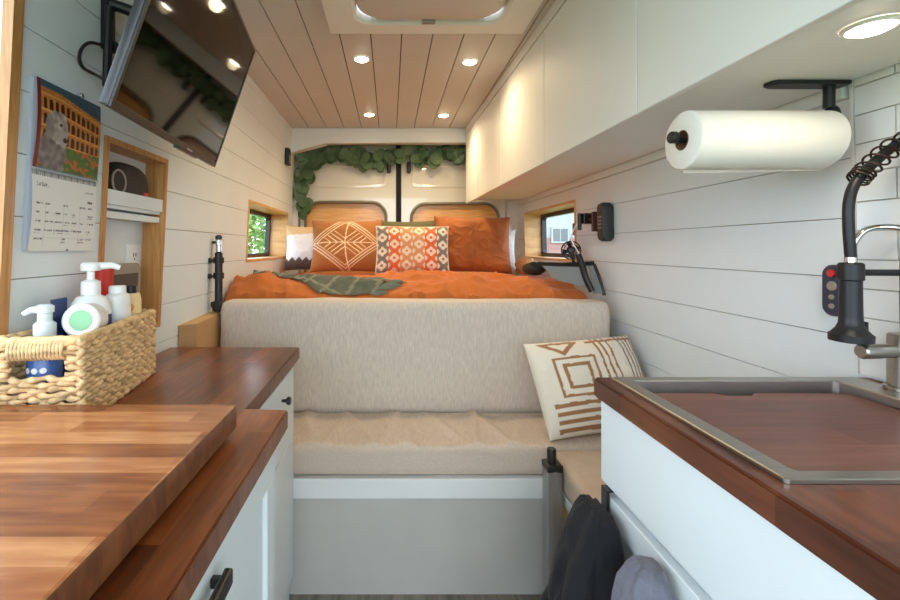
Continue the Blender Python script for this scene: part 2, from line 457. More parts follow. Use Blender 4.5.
DY = 3.42
def rear_door(num, x0, x1, hx0, hx1, htop, label, cover, seam_side, pane_mat):
    root = struct_root(f'door_{num}', ((x0 + x1) / 2, DY, -1.19), label, 'door')
    put = lambda x, z, d: (x, DY + d, z)
    bm = B()
    ring = plate_hole(bm, x0, x1, -1.10, 0.86, hx0, hx1, -0.42, htop, 0.115, put, 0.05)
    obj('door_panel', bm, M['vanmetal'], root, angle=25)
    # pressed panel above the window
    bm = B()
    w, h = (x1 - x0) - 0.16, 0.20
    cx, cz = (x0 + x1) / 2 + (0.0), 0.56
    pr = [(cx + x, cz + z) for x, z in rrect(w, h, 0.05)]
    rings = []
    for s, d in ((0, 0.001), (0.012, -0.003), (0.022, -0.004), (0.03, -0.002)):
        rings.append([(cx + (x - cx) * (1 - 2 * s / w), DY + d, cz + (z - cz) * (1 - 2 * s / h)) for x, z in pr])
    loft(bm, rings, True, True)
    obj('pressed_panel', bm, M['vanmetal'], root, angle=2)
    bm = B(); ring_tube(bm, ring, 0.012, lambda x, z, d: (x, DY - 0.004, z))
    obj('window_seal', bm, M['gasket'], root)
    bm = B()
    cxh, czh = (hx0 + hx1) / 2, (-0.42 + htop) / 2
    rr = [(cxh + x, DY + 0.03, czh + z) for x, z in rrect(hx1 - hx0 + 0.004, htop + 0.42 + 0.004, 0.115, 8)]
    loft(bm, [rr, [(x, y + 0.012, z) for x, y, z in rr]])
    obj('window_cover', bm, pane_mat, root)
    bm = B()
    sx = x1 if seam_side > 0 else x0
    box(bm, min(sx, sx - seam_side * 0.012), max(sx, sx - seam_side * 0.012), DY - 0.012, DY + 0.04, -1.1, 0.86, 0.003)
    obj('edge_seal', bm, M['rubber'], root)
    bm = B()
    hx = sx - seam_side * 0.068
    box(bm, hx - 0.014, hx + 0.014, DY - 0.035, DY, 0.58, 0.665, 0.004)
    tube(bm, [(hx, DY - 0.04, 0.583), (hx, DY - 0.04, 0.63)], 0.016, 10)
    obj('latch', bm, M['black'], root)
rear_door(1, -0.695, 0.058, -0.655, -0.03, 0.357, 'left rear door with orange wood window cover', None, 1, M['ply'])
rear_door(2, 0.076, 0.895, 0.165, 0.845, 0.345, 'right rear door with dark wood window cover', None, -1, M['ply'])
bm = B(); box(bm, 0.055, 0.079, DY + 0.02, DY + 0.05, -1.1, 0.86)
struct('trim_3', bm, M['rubber'], 'black seal between the two rear doors', 'trim', smooth=False)

# ------------------------------------------------------------------ windows
def side_window(num, X, sgn, label):
    y0, y1 = WIN_Y; z0, z1 = WIN_Z
    root = struct_root(f'window_{num}', (X(0) + sgn * 0.08, (y0 + y1) / 2, z0), label, 'window')
    d0, d1, t = -0.004, 0.150, 0.015
    def P(y, z, d): return (X(z) + sgn * d, y, z)
    bm = B()
    def lining(ya, yb, za, zb):
        hexa(bm, [P(ya, za, d0), P(yb, za, d0), P(yb, za, d1), P(ya, za, d1), P(ya, zb, d0), P(yb, zb, d0), P(yb, zb, d1), P(ya, zb, d1)])
    lining(y0, y1, z0, z0 + t); lining(y0, y1, z1 - t, z1)
    lining(y0, y0 + t, z0 + t, z1 - t); lining(y1 - t, y1, z0 + t, z1 - t)
    obj('wood_lining', bm, M['oaky'], root, smooth=False)
    bm = B()
    ya, yb, za, zb = y0 + t, y1 - t, z0 + t, z1 - t
    put = lambda y, z, d: (X(z) + sgn * (d1 - 0.034 + d), y, z)
    w = 0.026
    ring = plate_hole(bm, ya, yb, za, zb, ya + w, yb - w, za + w, zb - w, 0.022, put, 0.03)
    mid = 2.585
    hexa(bm, [put(mid - .012, za + w, .002), put(mid + .012, za + w, .002), put(mid + .012, za + w, .02), put(mid - .012, za + w, .02),
              put(mid - .012, zb - w, .002), put(mid + .012, zb - w, .002), put(mid + .012, zb - w, .02), put(mid - .012, zb - w, .02)])
    obj('sash_frame', bm, M['black'], root, smooth=False)
    bm = B()
    q = [put(ya + w, za + w, 0.022), put(yb - w, za + w, 0.022), put(yb - w, zb - w, 0.022), put(ya + w, zb - w, 0.022)]
    loft(bm, [q, [(x + sgn * 0.004, y, z) for x, y, z in q]])
    obj('pane', bm, M['glass'], root, smooth=False)
    bm = B(); zc = (za + zb) / 2 + 0.02
    yl = mid
    hexa(bm, [put(yl - .01, zc - .035, -.018), put(yl + .01, zc - .035, -.018), put(yl + .01, zc - .035, 0), put(yl - .01, zc - .035, 0),
              put(yl - .01, zc + .035, -.018), put(yl + .01, zc + .035, -.018), put(yl + .01, zc + .035, 0), put(yl - .01, zc + .035, 0)])
    obj('latch', bm, M['black'], root)
side_window(1, XL, -1, 'left wall window deep set in a wood lining')
side_window(2, XR, 1, 'right wall window deep set in a wood lining')

root = struct_root('window_3', (XL(0), 0.56, W3_Z[0]), 'near window in the left wall with wood surround', 'window')
bm = B()
def P3(y, z, d): return (XL(z) - d, y, z)
def slab3(bm, ya, yb, za, zb, da, db): hexa(bm, [P3(ya, za, da), P3(yb, za, da), P3(yb, za, db), P3(ya, za, db), P3(ya, zb, da), P3(yb, zb, da), P3(yb, zb, db), P3(ya, zb, db)])
y0, y1 = W3_Y; z0, z1 = W3_Z; t = 0.024
for a in ((y0, y1, z0, z0 + t), (y0, y1, z1 - t, z1), (y0, y0 + t, z0 + t, z1 - t), (y1 - t, y1, z0 + t, z1 - t)): slab3(bm, *a, -0.006, 0.016)
obj('wood_surround', bm, M['oakz'], root, smooth=False)
bm = B(); t2 = 0.022
for a in ((y0, y1, z0, z0 + t2), (y0, y1, z1 - t2, z1), (y0, y0 + t2, z0 + t2, z1 - t2), (y1 - t2, y1, z0 + t2, z1 - t2)): slab3(bm, *a, 0.0165, 0.13)
obj('reveal', bm, M['white'], root, smooth=False)
bm = B(); slab3(bm, y0 + t2, y1 - t2, z0 + t2, z1 - t2, 0.10, 0.104)
obj('pane', bm, M['glass'], root, smooth=False)

# ------------------------------------------------------------------ roof vent
vent = thing('roof_vent', 'large white plastic roof vent frame and cover in ceiling above the aisle', 'vent', (0.145, 1.45, 0.84))
bm = B()
put = lambda x, y, d: (x, y, 0.848 + d)
ring = plate_hole(bm, -0.235, 0.525, 1.12, 1.742, -0.135, 0.425, 1.1775, 1.6725, 0.07, put)
rr = [(0.145 + x, 1.4525 + y) for x, y in rrect(0.76, 0.665, 0.02, 8)]
lip = rrect(0.56, 0.495, 0.07, 8)
loft(bm, [[(0.145 + x, 1.425 + y, 0.848) for x, y in lip], [(0.145 + x * .97, 1.425 + y * .97, 0.856) for x, y in lip], [(0.145 + x * 0.93, 1.425 + y * 0.93, 0.90) for x, y in lip]], True, False)
loft(bm, [[(-0.235, 1.12, 0.848), (0.525, 1.12, 0.848), (0.525, 1.742, 0.848), (-0.235, 1.742, 0.848)], [(-0.235, 1.12, 0.8695), (0.525, 1.12, 0.8695), (0.525, 1.742, 0.8695), (-0.235, 1.742, 0.8695)]], True, False)
obj('flange', bm, M['white'], vent, angle=30)
bm = B()
lip2 = rrect(0.535, 0.47, 0.09, 8)
loft(bm, [[(0.145 + x * s, 1.425 + y * s, 0.878 - d) for x, y in lip2] for s, d in ((1, 0), (0.98, 0.012), (0.9, 0.028), (0.6, 0.036), (0.2, 0.038))], True, True)
obj('inner_cover', bm, mat('vent_cover', (206, 196, 192), 0.4), vent, angle=60)
bm = B(); box(bm, 0.12, 0.17, 1.640, 1.656, 0.84, 0.86, 0.003)
obj('latch', bm, M['greige'], vent)

# ------------------------------------------------------------------ recessed lights
def downlight(x, y, z, r, label, power, col, group, tilt=0.0):
    t = thing('recessed_light', label, 'light', (x, y, z - 0.006), group)
    bm = B()
    lathe(bm, [(r * 0.82, -0.001), (r * 0.86, -0.006), (r * 1.0, -0.005), (r * 1.04, -0.0005)], (x, y, z), (0, math.sin(0), 1), 28, caps=False)
    for v in bm.verts: v.co.z += (v.co.x - x) * tilt
    obj('trim_ring', bm, M['white'], t, angle=60)
    bm = B(); lathe(bm, [(r * 0.83, -0.0012), (r * 0.83, -0.004), (r * 0.6, -0.010), (r * 0.3, -0.0125)], (x, y, z), (0, 0, 1), 28)
    for v in bm.verts: v.co.z += (v.co.x - x) * tilt
    obj('lens', bm, M['lamp'], t, angle=60)
    l = bpy.data.lights.new('lamp_light', 'SPOT'); l.energy = power; l.color = col; l.spot_size = math.radians(165); l.spot_blend = 1.0; l.shadow_soft_size = r * 0.8
    lo = bpy.data.objects.new('lamp_light', l); C.objects.link(lo); lo.parent = t
    lo.location = (0, 0, -0.018)
    return t
WARM = (1.0, 0.76, 0.44)
LP = 9.6
downlight(-0.130, 2.02, 0.87, 0.036, 'round recessed ceiling light nearer the vent, on the tv side', LP, WARM, 'recessed ceiling lights')
downlight(0.372, 2.05, 0.87, 0.036, 'round recessed ceiling light nearer the vent, on the cupboard side', LP, WARM, 'recessed ceiling lights')
downlight(-0.135, 2.86, 0.87, 0.036, 'round recessed ceiling light over the bed by the header beam, on the tv side', LP * 1.3, WARM, 'recessed ceiling lights')
downlight(0.350, 2.88, 0.87, 0.036, 'round recessed ceiling light over the bed by the header beam, on the cupboard side', LP * 1.3, WARM, 'recessed ceiling lights')
UB = lambda x: 0.348        # underside of the wall cupboards
downlight(0.752, 0.688, UB(0.735), 0.034, 'round recessed light under the wall cupboards above the sink', 1.6, (1.0, 0.80, 0.58), None, 0.0)

# ------------------------------------------------------------------ upper cabinets
edges = [-0.15, 0.45, 1.05, 1.65, 2.25, 2.79, 3.18]
names = ['white wall cupboard nearest the camera, over the faucet', 'white wall cupboard above the paper towel roll', 'white wall cupboard second after the paper towel roll, over the bare wall',
         'white wall cupboard just before the bed, over the black wall bracket', 'white wall cupboard over the bed near the wood lined window', 'narrow white wall cupboard farthest back at the rear doors']
for i, (a, b) in enumerate(zip(edges, edges[1:])):
    t = thing('wall_cabinet', names[i], 'cabinet', (0.78, (a + b) / 2, 0.326), 'white wall cupboards along the right side')
    bm = B()
    hexa(bm, [(0.617, a, UB(0.617)), (0.617, b, UB(0.617)), (0.957, b, UB(0.957)), (0.957, a, UB(0.957)), (0.617, a, 0.868), (0.617, b, 0.868), (0.957, b, 0.868), (0.957, a, 0.868)])
    box(bm, 0.600, 0.617, a, b, 0.822, 0.868, 0.0)
    def taper(bm):       # the van narrows towards the rear, so the fronts do too
        for v in bm.verts:
            if v.co.x < 0.7: v.co.x -= max(0, v.co.y - 0.45) * 0.019
    taper(bm)
    obj('body', bm, M['white'], t, smooth=False)
    bm = B(); box(bm, 0.600, 0.616, a + 0.0025, b - 0.0025, 0.320, 0.816, 0.0025); taper(bm)
    obj('door', bm, M['white'], t)

# strip where the cupboards meet the wall, tile backsplash
bm = B()
hexa(bm, [(0.958, 0.935, 0.318), (0.958, 3.2, 0.318), (XR(.318) - .0005, 3.2, 0.318), (XR(.318) - .0005, 0.935, 0.318), (0.958, 0.935, 0.347), (0.958, 3.2, 0.347), (XR(.352) - .0005, 3.2, 0.347), (XR(.352) - .0005, 0.935, 0.347)])
struct('trim_4', bm, M['board'], 'white batten under the wall cupboards', 'trim', smooth=False)
bm = B()
TY1 = 0.918
def PT(y, z, d): return (XR(z) - d, y, z)
def slabT(ya, yb, za, zb, da, db, mi=0, ):
    hexa(bm, [PT(ya, za, da), PT(yb, za, da), PT(yb, za, db), PT(ya, za, db), PT(ya, zb, da), PT(yb, zb, da), PT(yb, zb, db), PT(ya, zb, db)], mi)
slabT(-0.4, TY1, -0.262, 0.352, 0.0006, 0.004, 1)
rh, tw = 0.0595, 0.15
row, z = 0, -0.262
while z < 0.35:
    y = TY1 - 0.002
    first = tw if row % 2 else tw * 0.5
    while y > -0.4:
        yy = max(-0.4, y - first)
        slabT(yy + 0.0015, y - 0.0015, z + 0.0015, min(0.352, z + rh) - 0.0015, 0.004, 0.0085, 0)
        y = yy; first = tw
    z += rh; row += 1
slabT(TY1, TY1 + 0.006, -0.262, 0.352, 0.0006, 0.009, 0)
struct('wall_backsplash', bm, [M['tile'], M['grout']], 'white brick tile splashback behind the faucet', 'wall', smooth=False)

# ------------------------------------------------------------------ bench, cushions, bed
t = thing('bench', 'white painted bench box with lipped rail across the van under the seat cushion', 'bench', (0.03, 1.6, -1.19))
bm = B(); box(bm, -0.70, 0.93, 1.512, 1.96, -1.19, -0.80)
obj('front_panel', bm, M['bench'], t, smooth=False)
bm = B(); box(bm, -0.70, 0.93, 1.495, 1.96, -0.853, -0.785, 0.003)
obj('top_rail', bm, M['white'], t)
t = thing('bench_return', 'short white bench arm along the right wall beside the aluminium post', 'bench', (0.75, 1.2, -1.19))
bm = B(); box(bm, 0.555, 0.93, 0.95, 1.490, -1.19, -0.80)
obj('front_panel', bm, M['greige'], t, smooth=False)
bm = B(); box(bm, 0.545, 0.93, 0.95, 1.490, -0.808, -0.775, 0.003)
obj('top_rail', bm, M['white'], t)
bm = B(); box(bm, 0.549, 0.93, 0.952, 1.483, -0.855, -0.809, 0.003)
obj('lower_rail', bm, M['oaky'], t)

def cushion(x0, x1, y0, y1, z0, z1, r, wr, seed, nx=90, ny=50):
    """box cushion: rounded edges, sagging wrinkled cloth"""
    bm = B()
    cx, cy, cz = (x0 + x1) / 2, (y0 + y1) / 2, (z0 + z1) / 2
    hx, hy, hz = (x1 - x0) / 2, (y1 - y0) / 2, (z1 - z0) / 2
    bmesh.ops.create_cube(bm, size=2)
    def cuts(e):
        d = (e.verts[0].co - e.verts[1].co)
        return 'x' if abs(d.x) > 1 else 'y' if abs(d.y) > 1 else 'z'
    for ax, n in (('x', nx), ('y', ny), ('z', 10)):
        k = 'xyz'.index(ax)
        es = [e for e in bm.edges if abs((e.verts[0].co - e.verts[1].co)[k]) > 0.5]
        bmesh.ops.subdivide_edges(bm, edges=es, cuts=n, use_grid_fill=True)
    for v in bm.verts:
        p = Vector((v.co.x * hx, v.co.y * hy, v.co.z * hz))
        q = Vector((max(-hx + r, min(hx - r, p.x)), max(-hy + r, min(hy - r, p.y)), max(-hz + r, min(hz - r, p.z))))
        d = p - q
        nrm = d.normalized() if d.length > 1e-6 else Vector((0, 0, 1))
        if d.length > 1e-6: p = q + nrm * min(r, d.length) if sum(1 for c in d if abs(c) > 1e-6) > 1 else p
        w = wr(Vector((cx, cy, cz)) + p, nrm)
        p += nrm * w
        v.co = Vector((cx, cy, cz)) + p
    return bm

FOLDS = [(-0.30, -0.2, 0.022, 0.010), (-0.21, 0.15, 0.012, 0.008), (-0.10, -0.35, 0.018, 0.011), (-0.02, 0.3, 0.010, 0.007), (0.06, -0.2, 0.022, 0.012), (0.15, 0.4, 0.012, 0.008), (0.23, -0.45, 0.017, 0.011), (0.31, 0.2, 0.011, 0.008), (0.40, -0.3, 0.02, 0.011), (0.47, 0.35, 0.011, 0.008)]
def seat_wr(p, n):
    x, y, z = p
    if z < -0.77 and n.z < -0.5: return 0
    a = 0.010 * noise.noise((x * 3.1, y * 4, 1.0))
    for fxx, sl, wd, am in FOLDS:
        q = (x - fxx - sl * (y - 1.6) - 0.012 * noise.noise((fxx * 7, y * 6, 2))) / wd
        if abs(q) < 3: a += am * math.exp(-q * q) * (1 if n.z > 0.2 else 0.5) * (0.55 + 0.45 * noise.noise((fxx * 3, y * 5, 6)) + 0.3)
    f2 = 1 - abs(noise.noise((x * 3.0, (y * 3 + z * 8), 9.0)))
    a += 0.010 * f2 ** 8
    if abs(n.y) > 0.5: return min(0, a - 0.008) * 0.5 if n.y < 0 else 0
    k = sstep(0.42, 0.56, x) * (n.z > 0)
    return (a - 0.008) * (1 - k) - 0.004 * k
bm = cushion(-0.68, 0.905, 1.500, 1.819, -0.782, -0.672, 0.026, seat_wr, 1, 130, 40)
o = obj('seat_cushion', bm, M['linen2'], angle=180)
tag(o, 'long wrinkled beige linen seat cushion on the white cross bench', 'cushion')
# piping on the front edge of the seat
bm = cushion(0.540, 0.915, 0.955, 1.486, -0.774, -0.680, 0.022, lambda p, n: 0.004 * noise.noise(p * 5) if n.z > 0.5 else 0, 2, 30, 40)
o = obj('seat_cushion', bm, mat('linen_plain', (186, 168, 152), 0.92, var=0.05, vscale=20, bump=0.3, bscale=240, bdist=0.0015), angle=180)
tag(o, 'short smooth beige seat cushion on the bench arm beside the galley cabinet', 'cushion')

def back_wr(p, n): return 0.006 * noise.noise((p.x * 2.2, p.y, p.z * 3)) + 0.003 * noise.noise((p.x * 7, p.y, p.z * 7))
bm = cushion(-0.713, 0.922, 1.822, 1.955, -0.700, -0.222, 0.032, back_wr, 3, 60, 12)
o = obj('backrest_cushion', bm, M['linen'], angle=180)
tag(o, 'tall wide beige linen backrest standing between bench seat and bed', 'cushion')

t = thing('bed', 'raised bed platform and mattress hidden under the orange duvet', 'bed', (0.1, 2.65, -1.19))
bm = B(); box(bm, -0.70, 0.92, 1.975, 3.33, -1.19, -0.44)
obj('platform', bm, M['bench'], t, smooth=False)
bm = B(); box(bm, -0.70, 0.92, 1.985, 3.33, -0.438, -0.245, 0.03)
obj('mattress', bm, M['mattress'], t)

DX0, DX1, DYA, DYB = -0.745, 0.935, 1.968, 3.30
def duvet_z(x, y):
    s = min(1, max(0, (y - DYA) / 0.16)); roll = math.sin(s * PI / 2)
    z = -0.232 + 0.066 * roll
    flat = 1 - sstep(2.40, 2.60, y)
    w = 0.014 * noise.noise((x * 3.2, y * 3.2, 2.0)) + 0.012 * noise.noise((x * 6.5, y * 7, 5.0))
    r = 1 - abs(noise.noise((x * 4.6 + y * 1.5, y * 5.2, 7.7))); w += 0.026 * r ** 5
    r = 1 - abs(noise.noise((x * 9.6 - y * 4, y * 7.2 + x * 2, 3.1))); w += 0.019 * r ** 5
    r = 1 - abs(noise.noise((x * 17 + y * 9, y * 11 - x * 4, 8.1))); w += 0.008 * r ** 4
    w *= 1 - 0.65 * (1 - sstep(-0.02, 0.12, x)) * (1 - sstep(2.36, 2.46, y)) * sstep(-0.80, -0.55, x + (y - 2.0) * 0.6 - 0.25)
    z += w * flat - 0.017 * (1 - flat)
    e = min(1, max(0, (DX1 - x) / (0.12 + 0.14 * (1 - sstep(2.02, 2.2, y))))); z -= 0.085 * (1 - math.sin(e * PI / 2))
    if x > 0.66 and y < 2.50: z = min(z, -0.157 - 0.03 * sstep(0.66, 0.74, x) * (1 - sstep(2.10, 2.22, y)) - 0.10 * max(0, x - 0.74) * (1 - sstep(2.10, 2.22, y)))
    e = min(1, max(0, (x - DX0) / 0.10)); z -= 0.03 * (1 - math.sin(e * PI / 2))
    e = min(1, max(0, (x - DX0) / 0.5)); z += 0.012 * (1 - e) * flat
    return max(z, -0.2395)
bm = B()
NX, NY = 230, 160
top = [[bm.verts.new((DX0 + (DX1 - DX0) * i / NX, DYA + (DYB - DYA) * j / NY, duvet_z(DX0 + (DX1 - DX0) * i / NX, DYA + (DYB - DYA) * j / NY))) for i in range(NX + 1)] for j in range(NY + 1)]
for j in range(NY):
    for i in range(NX): bm.faces.new((top[j][i], top[j][i + 1], top[j + 1][i + 1], top[j + 1][i]))
rim = [top[0][i] for i in range(NX)] + [top[j][NX] for j in range(NY)] + [top[NY][i] for i in range(NX, 0, -1)] + [top[j][0] for j in range(NY, 0, -1)]
low = [bm.verts.new((v.co.x, v.co.y, -0.2435)) for v in rim]
for i in range(len(rim)):
    j = (i + 1) % len(rim); bm.faces.new((rim[i], low[i], low[j], rim[j]))
bm.faces.new(low)
o = obj('duvet', bm, M['duvet'], angle=80)
tag(o, 'rumpled burnt orange duvet spread over the bed', 'duvet')

# throw blanket with fringe
bm = B()
A, Bq, Cq, D = Vector((-0.735, 2.36)), Vector((0.03, 2.09)), Vector((-0.08, 1.978)), Vector((-0.32, 1.978))
N1, N2 = 90, 34
g = []
for j in range(N2 + 1):
    rowv = []
    for i in range(N1 + 1):
        u, v = i / N1, j / N2
        p = (A.lerp(Bq, u) + Vector((0, 0.07 * math.sin(PI * u) * (1 - u)))).lerp(Vector((-0.715, 2.31)).lerp(D, min(1, u * 1.25)) if u < 0.8 else D.lerp(Cq, (u - 0.8) / 0.2), v)
        w = 0.004 * math.sin(v * 9 + u * 4) + 0.006 * noise.noise((u * 8, v * 5, 3))
        lift = 0.012 * math.sin(PI * min(1, v * 1.0)) + 0.009
        rowv.append(bm.verts.new((p.x, p.y, duvet_z(p.x, p.y) + max(0.010, lift + w))))
    g.append(rowv)
uvs = {}
for j in range(N2):
    for i in range(N1): bm.faces.new((g[j][i], g[j][i + 1], g[j + 1][i + 1], g[j + 1][i]))
bmesh.ops.solidify(bm, geom=bm.faces[:], thickness=0.005)
o = obj('throw_blanket', bm, M['throw'], angle=180)
tag(o, 'grey green woven throw blanket with fringe lying across the orange duvet', 'blanket')
def throw_col(i):
    co = o.data.vertices[i].co
    a = co.x * 0.86 - co.y * 0.5
    b = co.x * 0.5 + co.y * 0.86
    s = 1 if (math.sin(a * 62) > 0.90 or math.sin(b * 48) > 0.95) else 0
    n = noise.noise((co.x * 40, co.y * 40, 0)) * 14
    return (176 + n, 174 + n, 150 + n) if s else (126 + n, 132 + n, 114 + n)
paint(o, throw_col)
bm = B()
for k in range(30):
    u = k / 29
    p = Bq.lerp(Cq, u)
    d = Vector((0.86, -0.10)) * (0.05 + 0.02 * random.random()); d.y += random.uniform(-.02, .02)
    pts = [(p.x + d.x * s, max(DYA + .004, p.y + d.y * s), duvet_z(p.x + d.x * s, max(DYA + .004, p.y + d.y * s)) + 0.010 - 0.003 * s) for s in (-0.1, 0.4, 1)]
    tube(bm, pts, [0.003, 0.0035, 0.002], 5)
fr = obj('fringe', bm, mat('fringe_yarn', (112, 118, 104), 0.95))
fr.parent = o; fr.matrix_parent_inverse = Matrix.Translation(-o.location)

def pillow(name, W, Hh, T, origin, xax, zax, patt, material, label, cat='pillow', n=90, seed=0.0, pinch=0.07, wr=0.006):
    """soft pillow; origin = centre of the bottom edge, xax along width, zax up the face; front side faces xax x zax reversed"""
    xa = Vector(xax).normalized(); za = Vector(zax); za = (za - xa * za.dot(xa)).normalized(); ya = za.cross(xa)
    o0 = Vector(origin)
    bm = B(); info = []
    def pt(u, v, side):
        x = W / 2 * u * (1 - pinch * (1 - v * v) ** 1.0)
        z = Hh / 2 * v * (1 - pinch * (1 - u * u)) + Hh / 2
        th = T / 2 * (max(0, (1 - abs(u) ** 3.2)) * max(0, (1 - abs(v) ** 3.2))) ** 0.55
        w = wr * noise.noise((u * 2.6 + seed, v * 2.6, seed)) + wr * 0.6 * (1 - abs(noise.noise((u * 4 + seed, v * 4, 2 + seed)))) ** 4
        return o0 + xa * x + za * z + ya * side * (th + w * (th / (T / 2)))
    grids = []
    for side in (-1, 1):
        g = []
        for j in range(n + 1):
            r = []
            for i in range(n + 1):
                u, v = -1 + 2 * i / n, -1 + 2 * j / n
                if side == 1 and (i in (0, n) or j in (0, n)): r.append(grids[0][j][i]); continue
                vv = bm.verts.new(pt(u, v, side)); info.append((u, v, side)); r.append(vv)
            g.append(r)
        grids.append(g)
        for j in range(n):
            for i in range(n):
                f = (g[j][i], g[j][i + 1], g[j + 1][i + 1], g[j + 1][i])
                bm.faces.new(f if side == -1 else f[::-1])
    o = obj(name, bm, material, angle=180)
    if patt: paint(o, lambda i: patt(*info[i]))
    tag(o, label, cat)
    return o

def p_ochre(u, v, side):
    base = (162, 100, 46); line = (238, 206, 170)
    if side == 1: return base
    a, b = abs(u + 0.02), abs(v - 0.02)
    d, e = a + b * 1.0, a - b
    w = 0.022
    if abs(b) < w * .8: return line
    if abs(u + 0.02 - 0.12 * (v * v)) < w * .8: return line
    for c in (0.86, 0.97, 1.08):
        if abs(d - c) < w: return line
    if d < 0.80 and b < 0.50:
        for c in (-0.16, 0.03, 0.22, 0.41):
            if abs(e - c) < w: return line
    return base
pillow('pillow', 0.475, 0.36, 0.15, (-0.285, 2.86, -0.160), (1, 0.03, 0.0), (0.0, 0.28, 1), p_ochre, M['pat'], 'ochre pillow with thin white diamond line pattern at left of bed', n=120, seed=1.3)

def p_kilim(u, v, side):
    cream = (224, 208, 188)
    if side == 1 or abs(u) > 0.97 or abs(v) > 0.965: return cream
    U, V = int((u + 1) / 2 * 60), int((v + 1) / 2 * 42)
    c = U // 10
    x, y = U % 10 - 4.5, (V + (6 if c % 2 else 0)) % 12 - 5.5
    ax, ay = abs(x), abs(y)
    band = (122, 112, 102) if c in (0, 5) else (210, 98, 54) if c in (1, 4) else (200, 140, 98)
    if ax < 1 and ay < 1: return band
    if ax + ay <= 4.2 or (ax <= 1 and ay <= 4) or (ay <= 1 and ax <= 4) or (ax <= 3 and ay <= 2) or (ax <= 2 and ay <= 3): return cream
    if ax + ay >= 9: return cream
    return band
pillow('pillow', 0.455, 0.305, 0.13, (0.135, 2.655, -0.160), (1, 0.0, -0.01), (0, 0.25, 1), p_kilim, M['pat'], 'small cream pillow with orange and grey woven zigzag pattern, frontmost on bed', n=144, seed=4.1, pinch=0.04)
pillow('pillow', 0.50, 0.375, 0.17, (0.525, 2.79, -0.160), (1, -0.03, -0.02), (0, 0.22, 1), None, M['velvet'], 'large plain rust velvet pillow on the right of the bed', seed=7.7, pinch=0.06, wr=0.012)
pillow('pillow', 0.42, 0.36, 0.12, (0.115, 2.985, -0.160), (1, 0, 0), (0, 0.2, 1), None, M['olive'], 'olive green pillow tucked behind the small zigzag pillow', seed=3.0)
def p_white(u, v, side):
    if side == 1: return (200, 170, 130)
    e = -0.62 + 0.16 * abs(((u * 6) % 2) - 1)
    if v < e: return (88, 74, 66)
    if v > 0.62 + 0.1 * u: return (212, 182, 142)
    return (226, 228, 232)
pillow('pillow', 0.30, 0.32, 0.12, (-0.580, 3.05, -0.160), (1, 0.10, -0.02), (0, 0.15, 1), p_white, M['pat'], 'white pillow with tan top and dark fringed bottom in left corner of bed', n=60, seed=9.2)
pillow('pillow', 0.34, 0.30, 0.13, (0.70, 3.03, -0.160), (1, -0.05, -0.02), (0, 0.2, 1), None, M['greyw'], 'grey white pillow behind the right side of the rust velvet pillow', seed=11)
# crumpled tan cloth by the rear right corner
bm = B()
bmesh.ops.create_icosphere(bm, subdivisions=4, radius=1)
for v in bm.verts:
    p = v.co.copy(); d = 1 + 0.30 * noise.noise(p * 1.7 + Vector((3, 1, 2))) + 0.14 * (1 - abs(noise.noise(p * 3.4))) ** 2
    v.co = Vector((0.862 + p.x * 0.052 * d, 2.80 + p.y * 0.09 * d, max(-0.166, -0.118 + p.z * 0.062 * d)))
tag(obj('blanket_bundle', bm, M['tancloth'], angle=180), 'crumpled tan blanket bundle between rust pillow and right window', 'blanket')

# pillow on the bench
def p_bench(u, v, side):
    cream = (228, 218, 202); br = (158, 112, 72)
    if side == 1: return cream
    U, V = (u + 1) / 2, (v + 1) / 2
    U += 0.006 * noise.noise((u * 6, v * 6, 1)); V += 0.006 * noise.noise((u * 6, v * 6, 5))
    # stripes across the lower part
    if V < 0.33 and U > 0.07 and U < 0.62:
        for c in (0.06, 0.14, 0.215, 0.295):
            if abs(V - c) < 0.020: return br
    # nested squares
    if U < 0.54 and 0.36 < V < 0.80:
        m = max(abs(U - 0.33) / 0.9, abs(V - 0.575))
        if 0.185 < m < 0.21 or 0.10 < m < 0.132: return br
    # triangle at top left
    if V > 0.80 and U < 0.46:
        x, y = (U - 0.26) / 0.19, (V - 0.80) / 0.17
        if 0 < y < 1 and abs(x) < y and (abs(x) > y - 0.30 or y > 0.82): return br
        if 0 < y < 1 and abs(x) < 1 - y and False: return br
    # upright rows on the right half
    if U > 0.55 and V > 0.36:
        for c in (0.585, 0.64, 0.695):
            if abs(U - c) < 0.010: return br
    if U > 0.80 and V > 0.08:
        for c in (0.82, 0.865, 0.91, 0.955):
            if abs(U - c) < 0.008: return (128, 100, 76)
    if V > 0.93 and U > 0.5 and V < 0.96: return br
    return cream
pillow('throw_pillow', 0.45, 0.345, 0.14, (0.775, 1.565, -0.660), (1, 0.18, 0.045), (-0.10, 0.55, 1), p_bench, M['pat'], 'cream throw pillow with tufted brown squares and stripes leaning in bench corner', n=130, seed=5.5, pinch=0.03)

# ------------------------------------------------------------------ left cabinets and worktop
LZ = -0.346
pts = [(XL(-0.35) + 0.006, 0.12), (-0.218, 0.12), (-0.218, 0.942), (-0.315, 0.942), (-0.315, 1.535), (XL(-0.35) + 0.006, 1.535)]
bm = B()
loft(bm, [[(x, y, LZ - 0.040) for x, y in pts], [(x, y, LZ) for x, y in pts]])
bmesh.ops.bevel(bm, geom=[e for e in bm.edges], offset=0.003, segments=2, affect='EDGES')
bm.normal_update()
for fc in bm.faces:
    if abs(fc.normal.z) < 0.5: fc.material_index = 1
tag(obj('worktop', bm, [M['top_left'], M['endgrain']]), 'stained butcher block worktop on the left cabinets with a stepped front', 'worktop')
bm = B(); box(bm, -0.735, -0.284, 0.15, 0.818, LZ + 0.012, -0.290, 0.004)
for x in (-0.70, -0.33):
    for y in (0.2, 0.75): box(bm, x, x + 0.03, y, y + 0.03, LZ, LZ + 0.014)
bm.normal_update()
